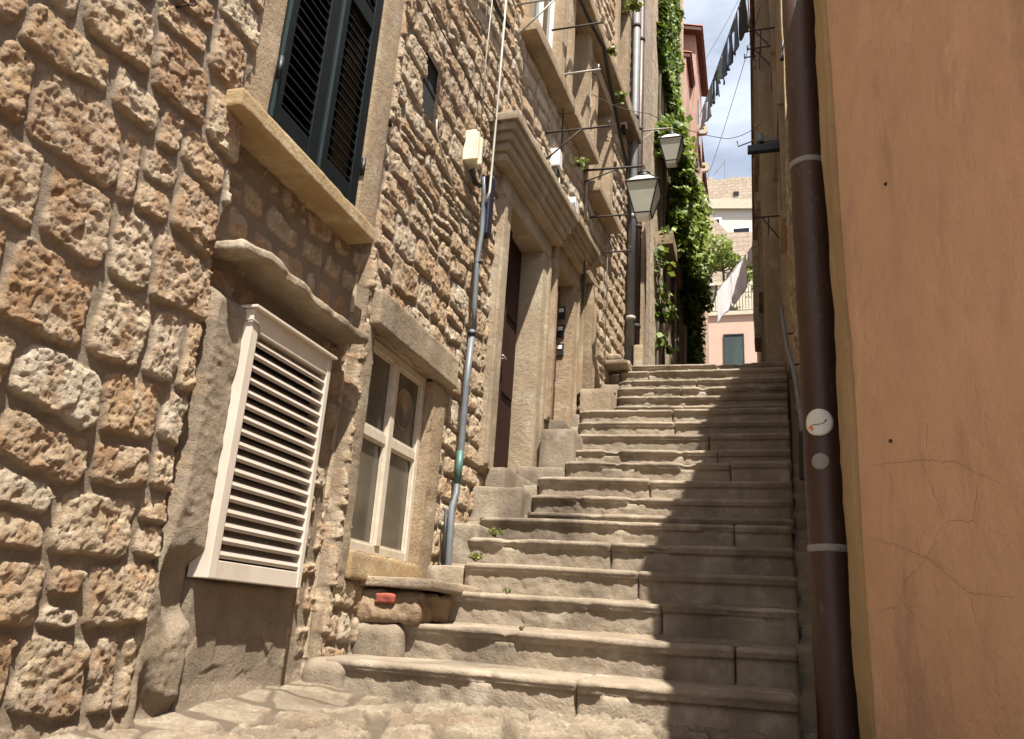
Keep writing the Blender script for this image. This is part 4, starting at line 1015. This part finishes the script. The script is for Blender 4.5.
# lanterns
def lantern(x, y, z, xw, s, label, arm_mat, top_light=False):
    """z = bracket arm height"""
    t = thing('street_lantern', label, 'lantern', (x, y, z), 'four sided street lanterns')
    m_ = MB(); m_.tube([(xw-.03, y, z+.02), (x-.02, y, z)], .013, 8); m_.tube([(xw-.02, y, z-.28 if top_light else z-.14), (xw+(x-xw)*.55, y, z-.01)], .008, 6)
    m_.tube([(x-.02, y, z), (x, y, z+.01), (x, y, z-.06)], .010, 8); m_.build('arm', arm_mat, t, True)
    c_ = MB(); z0_ = z-.06*s
    c_.lathe((x, y, z0_-.13*s), [(.095*s, 0), (.095*s, .03*s), (.075*s, .04*s), (.085*s, .06*s), (.085*s, .075*s), (.05*s, .09*s), (.03*s, .13*s)], 12); c_.build('crown', 'black_iron', t, True)
    zt = z0_-.13*s; zs = zt-.135*s; zb_ = zs-.40*s; wt, ws, wb = .09*s, .205*s, .10*s
    def ring(w, zz): return [(x-w, y-w, zz), (x+w, y-w, zz), (x+w, y+w, zz), (x-w, y+w, zz)]
    g = MB(); g.add(ring(wt, zt)+ring(ws, zs)+ring(wt*.9, zt)+ring(ws*.95, zs), [(k, (k+1) % 4, 4+(k+1) % 4, 4+k) for k in range(4)]+[(8+k, 12+k, 12+(k+1) % 4, 8+(k+1) % 4) for k in range(4)]); g.build('roof_glass', 'box_white' if top_light else 'lampglass', t)
    g = MB(); g.add(ring(ws*.97, zs-.005)+ring(wb*.97, zb_+.005), [(k, (k+1) % 4, 4+(k+1) % 4, 4+k) for k in range(4)]+[(4, 5, 6, 7)]); g.build('side_glass', 'lampglass', t)
    f = MB()
    a, b, c__ = ring(ws, zs), ring(wb, zb_), ring(wt, zt)
    for k in range(4):
        f.tube([a[k], b[k]], .010*s, 6); f.tube([a[k], a[(k+1) % 4]], .012*s, 6); f.tube([b[k], b[(k+1) % 4]], .011*s, 6); f.tube([a[k], c__[k]], .008*s, 6)
    f.build('frame', 'black_iron', t)
    u = MB(); u.add(ring(wb, zb_-.001)+ring(wb*.72, zb_-.05*s), [(k, (k+1) % 4, 4+(k+1) % 4, 4+k) for k in range(4)]+[(7, 6, 5, 4)]); u.build('base_pan', 'box_white', t)
    bl = MB(); bl.lathe((x, y, zs-.22*s), [(.018*s, .12*s), (.03*s, .09*s), (.035*s, .04*s), (.02*s, 0)], 10); bl.build('bulb', 'box_white', t, True)
lantern(-1.045, 7.60, 4.86, float(XL(7.6)), .84, 'street lantern on a dark arm, largest and nearest of the three', 'iron')
lantern(-.985, 10.0, 6.98, float(XL(10)), .80, 'street lantern on a yellowish arm against the ivy', 'wire_pale', True)
lantern(-.93, 19.6, 8.95, -1.2, .9, 'far small street lantern beside the white laundry', 'iron', True)

# ================================================================= PLANTS
def leaves(pts, nrm, size, rnd, up=.2):
    """pts (n,3), nrm (n,3) -> folded 4-vert leaf, two quads"""
    n = len(pts); rs_ = np.random.RandomState(rnd)
    N = nrm+rs_.normal(0, .55, (n, 3)); N /= np.linalg.norm(N, axis=1)[:, None]
    T = np.cross(N, rs_.normal(0, 1, (n, 3))+np.array([0, 0, -1.2])); T /= np.linalg.norm(T, axis=1)[:, None]+1e-9
    B = np.cross(N, T); s = size*rs_.uniform(.55, 1.25, n)[:, None]
    p0 = pts-B*s*.55; p1 = pts+T*s*.5-B*s*.05+N*s*.12; p2 = pts+B*s*.6; p3 = pts-T*s*.5-B*s*.05+N*s*.12; pm = pts+B*s*0
    V = np.stack([p0, p1, p2, p3, pm], 1).reshape(-1, 3); b = np.arange(n)*5
    F1 = np.stack([b, b+1, b+2, b+4], -1); F2 = np.stack([b, b+4, b+2, b+3], -1)
    return V, np.concatenate([F1, F2]), np.repeat(rs_.rand(n), 5)
def foliage(name, pts, nrm, size, seed, mat, parent):
    V, Fq, c = leaves(pts, nrm, size, seed)
    return mesh_np(name, V, Fq, mat, parent, False, np.stack([c, c, c], -1))
ivy = thing('ivy', 'long curtain of green ivy climbing the ochre house', 'ivy', (-1.1, 13, 4.5))
rv = np.random.RandomState(5)
def ivy_pts(n):
    P = []
    while len(P) < n:
        z = rv.uniform(4.3, 14.6); y = rv.uniform(11.6, 15.7)
        # columns wide at the bottom, narrow higher up
        if z > 8.6: lo, hi = 11.75, 13.7+.3*math.sin(z*1.7)+.2*math.sin(z*4.1)
        elif z > 6.3: lo, hi = 11.8+.3*math.sin(z*3), 15.5
        else: lo, hi = (14.3+.3*math.sin(z*2.5), 15.6) if rv.rand() > .25 else (11.7, 12.3)
        if not (lo < y < hi): continue
        k = float(fbm(np.array([y*1.3]), np.array([z*1.1]), np.array([.5]), 3, 9)[0])
        if k < -.12: continue
        dep = .10+.22*(.5+.5*k)+(.25 if 6.3 < z < 9.2 else 0)*rv.rand()
        if z > 8.6: dep *= .7
        P.append((float(XL(y))+rv.uniform(.02, 1)*dep, y, z))
    return np.array(P)
P = ivy_pts(19000); foliage('foliage', P, np.tile([.7, -.5, .6], (len(P), 1)), .115, 1, 'ivy', ivy)
P2 = ivy_pts(7000); P2 = P2[(P2[:, 2] < 9.6)]; P2[:, 0] += .09; foliage('outer_foliage', P2, np.tile([.7, -.5, .7], (len(P2), 1)), .12, 2, 'ivy_light', ivy)  # paler yellow-green leaf layer, set outward over the lower ivy
m_ = MB()
for k in range(5):
    y = 12+k*.5; pts = [(float(XL(y))+.03, y+.12*math.sin(z*1.3+k), z) for z in np.linspace(3.4, 13.5, 24)]; m_.tube(pts, .022, 6)
m_.build('stem', 'bark', ivy, True)
def tuft(x, y, z, r, label, n=90, mat='weed', size=.05):
    rr = np.random.RandomState(int(abs(x*100+y*37+z*11)) % 9999)
    t = thing('wall_plant', label, 'plant', (x, y, z), 'small plants growing from the masonry')
    D = rr.normal(0, 1, (n, 3)); D /= np.linalg.norm(D, axis=1)[:, None]; D[:, 2] = abs(D[:, 2])*.8
    P = np.array([x, y, z])+D*r*rr.uniform(.2, 1, (n, 1))
    foliage('foliage', P, D, size, 3, mat, t)
    m_ = MB()
    for k in range(5): m_.tube([(x, y, z-.02), tuple(P[k])], .003, 4)
    m_.build('stem', 'bark', t)
tuft(-1.60, 4.95, .545, .06, 'flat green weed on the step beside the kerb stones', 110, size=.018)
tuft(-1.62, 4.66, .365, .05, 'green weed hanging by the left end of the step above the red brick scrap', 100, size=.017)
tuft(-1.30, 4.30, .165, .03, 'tiny green weed at the foot of a riser near the ledge', 40, size=.012)
tuft(-1.10, 3.92, -.02, .025, 'tiny pale weed at the foot of the third riser', 25, size=.011)
tuft(-1.40, 8.9, 8.25, .16, 'yellow green plant sprouting high beside the dark pipe', 120, size=.06)
tuft(-1.48, 7.8, 6.6, .09, 'small green plant on the string course beside the black cable', 60, size=.05)
tuft(-1.5, 8.5, 6.45, .12, 'green plant growing on the string course above the rear lantern arm', 90, size=.06)
tuft(-1.60, 6.9, 4.5, .10, 'sparse green plant growing above the white meter box', 50, size=.05)

# ================================================================= LAUNDRY AND LINES
P0 = Vector((-1.0, 17, 12.1)); P1 = Vector((.02, 9, 8.15)); P2_ = P0+(P1-P0)*1.42
def cloth(name, a, b, drop, mat, label, cat, seed, group, thick=.006, legs=False, taper=0, parts=None):
    a = Vector(a); b = Vector(b); L_ = (b-a).length; nu = max(6, int(L_/.05)); nv = max(5, int(drop/.05)); d = (b-a).normalized(); side = Vector((-d.y, d.x, 0)).normalized()
    u, v = np.meshgrid(np.linspace(0, 1, nu+1), np.linspace(0, 1, nv+1), indexing='ij'); uf, vf = u.ravel(), v.ravel()
    base = np.array(a)[None]+np.outer(uf, np.array(b-a))
    w = .03*np.sin(uf*L_*16+seed)*vf+.02*vn(uf*6, vf*3, uf*0, seed)*vf
    P = base+np.outer(w, np.array(side)); P[:, 2] -= vf*drop*(1+.12*vn(uf*4, uf*0, uf*0, seed+3)) + .02*np.sin(uf*math.pi*3)
    Q = P+np.array(side)*thick; idx = np.arange(uf.size).reshape(u.shape); n0 = uf.size
    q = np.stack([idx[:-1, :-1], idx[1:, :-1], idx[1:, 1:], idx[:-1, 1:]], -1).reshape(-1, 4)
    if legs:
        cu = (u[:-1, :-1]+u[1:, 1:])/2; cv = (v[:-1, :-1]+v[1:, 1:])/2; keep = ~((abs(cu-.5) < .10) & (cv > .3)); q = q[keep.ravel()]
    rim = []
    for rng_ in (idx[0], idx[-1], idx[:, 0], idx[:, -1]):
        rim.append(np.stack([rng_[:-1], rng_[1:], rng_[1:]+n0, rng_[:-1]+n0], -1))
    q = np.concatenate([q, q[:, ::-1]+n0]+rim)
    return tag(mesh_np(name, np.concatenate([P, Q]), q, mat), label, cat, group)
def along(t): return P0+(P1-P0)*t
wire('clothesline', [tuple(P0), tuple(P2_)], .006, 'cable', 'high clothesline with dark jeans crossing the strip of sky', 'clothesline')
items = [('denim_pale', .10, .22, .75, False, 'pale grey garment nearest the eaves on the high clothesline'), ('denim_pale', .225, .355, .95, True, 'faded blue jeans, next to the pale grey garment on the high clothesline'),
         ('denim_pale', .36, .46, .7, False, 'pale blue shirt, third garment from the eaves on the high clothesline'), ('denim', .465, .585, .95, True, 'dark blue jeans in the middle of the high clothesline'),
         ('denim_pale', .59, .68, .7, False, 'pale shirt hanging midway on the high clothesline'), ('denim', .685, .80, .95, True, 'dark blue jeans beside the midway shirt on the high clothesline'),
         ('denim', .81, .95, .9, True, 'navy trousers near the drying racks on the high clothesline'), ('cloth_black', .97, 1.06, .9, False, 'black garment hanging closest to the right hand eaves')]
for i, (mt, a, b, dr, lg, lab) in enumerate(items):
    cloth('hanging_garment', along(a)-Vector((0, 0, .01)), along(b)-Vector((0, 0, .01)), dr*.62, mt, lab, 'garment', i+2, 'garments on the high clothesline', legs=lg)
Wa, Wb = Vector((.27, 19.5, 9.90)), Vector((-.90, 19.0, 8.12))
wire('clothesline', [tuple(Wa), tuple(Wb)], .006, 'wire_pale', 'lower clothesline carrying white sheets', 'clothesline')
def alw(t): return Wa+(Wb-Wa)*t
for i, (a, b, dr, lab) in enumerate([(.05, .20, .40, 'narrow white cloth nearest the right wall on the lower line'), (.24, .56, .95, 'large white sheet in the middle of the lower line'), (.57, .86, .95, 'long white sheet farthest along the lower line')]):
    cloth('hanging_sheet', alw(a)-Vector((0, 0, .01)), alw(b)-Vector((0, 0, .01)), dr, 'sheet', lab, 'sheet', 20+i, 'white sheets on the lower clothesline')
cloth('dark_cloth', (-1.02, 17.6, 8.75), (-.82, 17.7, 8.75), .75, 'cloth_black', 'black cloth hanging beside the ivy', 'cloth', 31, None)
wire('overhead_wire', [(-1.0, 18.5, 11.0), (.3, 10, 8.9)], .005, 'cable', 'thin wire crossing the sky above the far lantern', 'wire', sag=.12)
wire('overhead_wire', [(-1.0, 16, 12.6), (.3, 12, 11.6)], .004, 'cable', 'faint wire crossing the sky left of the jeans', 'wire', sag=.1)
wire('overhead_wire', [(.12, 10, 9.6), (.24, 15, 11.0), (.26, 17, 11.2)], .009, 'wire_pale', 'pale twisted cable hanging along the right hand racks', 'wire', sag=.05)

# fittings on the right
def rack_r(y, z, xw, ln, label, mat='iron'):
    m_ = MB(); m_.tube([(xw+.04, y, z), (xw-ln, y, z)], .011, 6); m_.tube([(xw, y, z-.4), (xw-ln*.75, y, z)], .009, 6); m_.tube([(xw-ln, y, z-.02), (xw-ln, y, z+.07)], .009, 6)
    m_.tube([(xw-ln*.5, y, z), (xw-ln*.5, y+.5, z)], .007, 6)
    return tag(m_.build('drying_rack', mat, None, True), label, 'drying rack', 'iron drying racks on the right facade')
rack_r(9.6, 8.15, .46, .36, 'iron drying rack, topmost of those against the sky')
rack_r(10.4, 8.5, .46, .36, 'iron drying rack, middle one of those against the sky')
rack_r(11.2, 9.0, .46, .40, 'iron drying rack, lowest of those against the sky')
rack_r(9.5, 5.15, .46, .34, 'iron drying rack low on the tall right house')
m_ = MB(); m_.box(.05, .50, 8.7, 8.78, 5.62, 5.71); tag(m_.build('iron_beam', 'black_iron', None, bevel=.008), 'thick dark horizontal beam sticking out of the right facade', 'beam')
m_ = MB(); m_.lathe((.20, 8.9, 5.86), [(.05, 0), (.06, .04), (.04, .12)], 10); m_.tube([(.20, 8.9, 5.92), (-.06, 9.0, 5.90), (-.07, 9.0, 5.98)], .008, 6); m_.box(.2, .5, 8.88, 8.93, 5.86, 5.90)
tag(m_.build('hook_arm', 'pipe_grey', None), 'grey wall arm with a thin hook above the dark beam', 'wall arm')
m_ = MB(); m_.tube([(.47, 5.6, 4.6), (.33, 5.5, 4.52), (.31, 5.5, 4.35)], .018, 8); m_.tube([(.47, 5.62, 4.4), (.35, 5.52, 4.5)], .012, 6)
tag(m_.build('shutter_stay', 'black_iron', None, True), 'black iron hook arm beside the top of the drainpipe', 'iron hook')
wire('cable', [(.43, 6.4, 4.97), (.43, 6.4, 4.2), (.425, 6.5, 3.0)], .010, 'cable', 'black vertical cable on the ochre wall left of the drainpipe', 'cable')
wire('cable', [(.41, 4.1, 4.34), (.405, 4.12, 2.5), (.41, 4.2, 1.2), (.40, 3.95, .1), (.41, 3.9, -.3)], .014, 'pipe_grey', 'grey conduit running close behind the brown drainpipe', 'cable')
wire('cable', [(.43, 7.2, 4.97), (.44, 7.3, 4.3), (.43, 7.4, 3.9)], .016, 'pipe_grey', 'grey vertical tube on the ochre wall below the eaves', 'cable')

# ================================================================= FAR END
hZ = thing('end_house', 'pale pink end house with a dark blue green door closing the alley', 'house', (-.6, 33, 10))
m_ = MB(); m_.box(-4.5, 3, 32.5, 37, 8, 13.05); m_.build('wall', 'far_pink', hZ)
m_ = MB(); m_.box(-4.6, 3.1, 32.38, 37.1, 13.05, 13.22); m_.build('cornice', 'cream_stone', hZ)
m_ = MB(); m_.box(-.98, -.22, 32.46, 32.52, 10.2, 12.15); dz = m_.build('door', 'green_door', hZ)
m_ = MB(); m_.box(-1.02, -.985, 32.43, 32.5, 10.2, 12.2); m_.box(-.215, -.18, 32.43, 32.5, 10.2, 12.2); m_.box(-.985, -.215, 32.43, 32.5, 12.151, 12.2); m_.build('door_frame', 'iron', dz)
rl = thing('terrace_railing', 'black wrought iron railing with an arch on the far terrace', 'railing', (-.5, 32.6, 13.22))
m_ = MB()
for i in range(24): x_ = -1.7+i*.125; m_.tube([(x_, 32.6, 13.22), (x_, 32.6, 14.2+(.35*math.sqrt(max(0, 1-((x_+.35)/.7)**2)))+.0)], .012, 5)
m_.tube([(-1.7, 32.6, 13.32), (1.2, 32.6, 13.32)], .02, 6); m_.tube([(-1.7, 32.6, 14.15), (1.2, 32.6, 14.15)], .016, 6); m_.tube([(-.35+.72*math.cos(t), 32.6, 14.15+.45*math.sin(t)) for t in np.linspace(0, math.pi, 14)], .018, 6)
m_.build('bars', 'black_iron', rl)
pb = thing('flower_trough', 'dark planting trough on the far terrace edge', 'planter', (-.7, 32.75, 13.22)); m_ = MB(); m_.box(-1.2, -.4, 32.7, 32.95, 13.23, 13.5); m_.build('trough', 'iron', pb, bevel=.01)
rr = np.random.RandomState(3); P = np.array([-.8, 32.82, 13.55])+rr.normal(0, 1, (160, 3))*np.array([.22, .06, .08]); foliage('foliage', P, P*0+np.array([0, -.4, 1]), .09, 8, 'ivy', pb)
bw = thing('arcaded_wall', 'cream garden wall pierced by round arches behind the far terrace', 'garden wall', (-.5, 35, 13.2))
def arcade():
    # wall with circular openings : built from ring pieces and fillers
    m_ = MB(); y0_, y1_ = 34.6, 34.85; zc = 15.15; r = .30; pitch = .84
    m_.box(-3.4, 2.4, y0_, y1_, 13.2, zc-.42)
    for k in range(7):
        c = -2.9+k*pitch; n = 20; vs = []; fs = []
        for yy in (y0_, y1_):
            for j in range(n):
                a = 2*math.pi*j/n; s_ = 1/max(abs(math.cos(a)), abs(math.sin(a)))
                vs.append((c+r*math.cos(a), yy, zc+r*math.sin(a)))
            for j in range(n):
                a = 2*math.pi*j/n; s_ = 1/max(abs(math.cos(a)), abs(math.sin(a)))
                vs.append((c+.42*min(s_, 1.0+.2)*math.cos(a), yy, zc+.419*min(s_, 1.2)*math.sin(a)))
        for j in range(n):
            k2 = (j+1) % n
            fs += [(j, k2, n+k2, n+j), (2*n+j, 3*n+j, 3*n+k2, 2*n+k2), (j, 2*n+j, 2*n+k2, k2), (n+j, n+k2, 3*n+k2, 3*n+j)]
        m_.add(vs, fs); m_.box(c+.36, c+.48, y0_+.02, y1_-.02, zc-.42, zc+.1)
    m_.build('wall', 'cream_stone', bw)
arcade()
def tree(name, label, c, r, n, trunk, seed, size=.16):
    t = thing(name, label, 'tree', (c[0], c[1], trunk)); rr = np.random.RandomState(seed)
    P = []
    cl = [(rr.normal(0, .5, 3)*np.array(r), rr.uniform(.35, .65)) for _ in range(11)]
    for k in range(n):
        cc, rad = cl[rr.randint(11)]; d = rr.normal(0, 1, 3); d /= np.linalg.norm(d); P.append(np.array(c)+cc+d*rad*min(r)*rr.uniform(.5, 1)**.5)
    P = np.array(P); foliage('crown', P, (P-np.array(c))/np.array(r), size, seed, 'tree', t)
    m_ = MB(); m_.tube([(c[0], c[1], trunk), (c[0]+.1, c[1], (trunk+c[2])/2), (c[0], c[1], c[2])], .13, 8, .05)
    for (cc, rad) in cl[:7]: m_.tube([(c[0], c[1], c[2]-.5), tuple(np.array(c)+cc*.9)], .04, 5, .012)
    m_.build('trunk', 'bark', t)
tree('garden_tree', 'yellow green leafy tree above the arcaded garden wall', (-1.15, 38, 18.2), (1.5, 1.0, 1.15), 2600, 13.0, 11)
tree('garden_tree', 'darker green bush beside the right wall below the laundry', (.35, 37, 16.9), (.7, .6, .9), 1300, 13.0, 12)
tg = thing('garden_wall', 'tan stone garden wall with a sloping top behind the tree', 'wall', (-1, 44, 14))
m_ = MB(); xs_ = [-6, -2.7, -1.0, 4]; zt_ = [25.3, 25.2, 23.0, 22.8]
vs = []
for y_ in (44.0, 44.6): vs += [(x_, y_, 14) for x_ in xs_]+[(x_, y_, z_) for x_, z_ in zip(xs_, zt_)]
fs = []
for i in range(3): fs += [(i, i+1, 5+i, 4+i), (8+i, 12+i, 13+i, 9+i), (4+i, 5+i, 13+i, 12+i), (i, 8+i, 9+i, i+1)]
fs += [(0, 4, 12, 8), (3, 11, 15, 7)]
m_.add(vs, fs); m_.build('wall', 'far_stone', tg)
wh = thing('white_house', 'white plastered house with two dark windows below the fortress wall', 'house', (-.5, 52, 20))
m_ = MB()
m_.box(-5, 3.5, 52, 58, 18, 29.3); m_.build('wall', 'far_white', wh)
m_ = MB(); m_.add([(-5, 51.7, 29.9), (-1.2, 51.7, 29.75), (3.6, 51.7, 28.9), (3.6, 58, 30.9), (-5, 58, 31.9), (-5, 51.7, 29.3), (3.6, 51.7, 28.5)], [(0, 1, 2, 3, 4), (5, 6, 2, 1, 0)]); m_.build('roof', 'cream_stone', wh)
for (a, b, c__, d_) in ((-2.45, -1.75, 27.75, 28.25), (-.8, .25, 26.35, 27.4)):
    m_ = MB(); m_.box(a-.15, b+.15, 51.93, 52.02, c__-.15, d_+.15); o = m_.build('window', 'box_white', wh)
    m_ = MB(); m_.box(a, b, 51.905, 51.925, c__, d_); m_.build('pane', 'pane_dark', o)
fw = thing('fortress_wall', 'broad pale fortress wall of coursed stone under the sky', 'fortress wall', (-1, 62, 20))
m_ = MB(); m_.box(-16, 12, 62, 66, 18, 37.55)
m_.build('wall', 'far_stone', fw)
m_ = MB()
for i in range(12): m_.box(-15+i*2.2+.5, -15+i*2.2+1.4, 62.1, 62.9, 37.55, 37.72+.08*(i % 3))
m_.build('coping', 'far_stone', fw)
m_ = MB(); m_.box(-.9, -.45, 61.9, 62.02, 35.9, 36.2); m_.build('loophole', 'dark', fw)
an = MB(); an.tube([(-1.6, 63, 37.6), (-1.6, 63, 40.2)], .03, 5); an.tube([(-2.6, 63, 38.6), (-1.5, 63, 40.0)], .025, 5); an.tube([(-2.3, 63, 39.2), (-2.2, 63, 38.9)], .02, 5)
tag(an.build('roof_antenna', 'pipe_grey', None), 'thin metal antenna on top of the fortress wall', 'antenna')
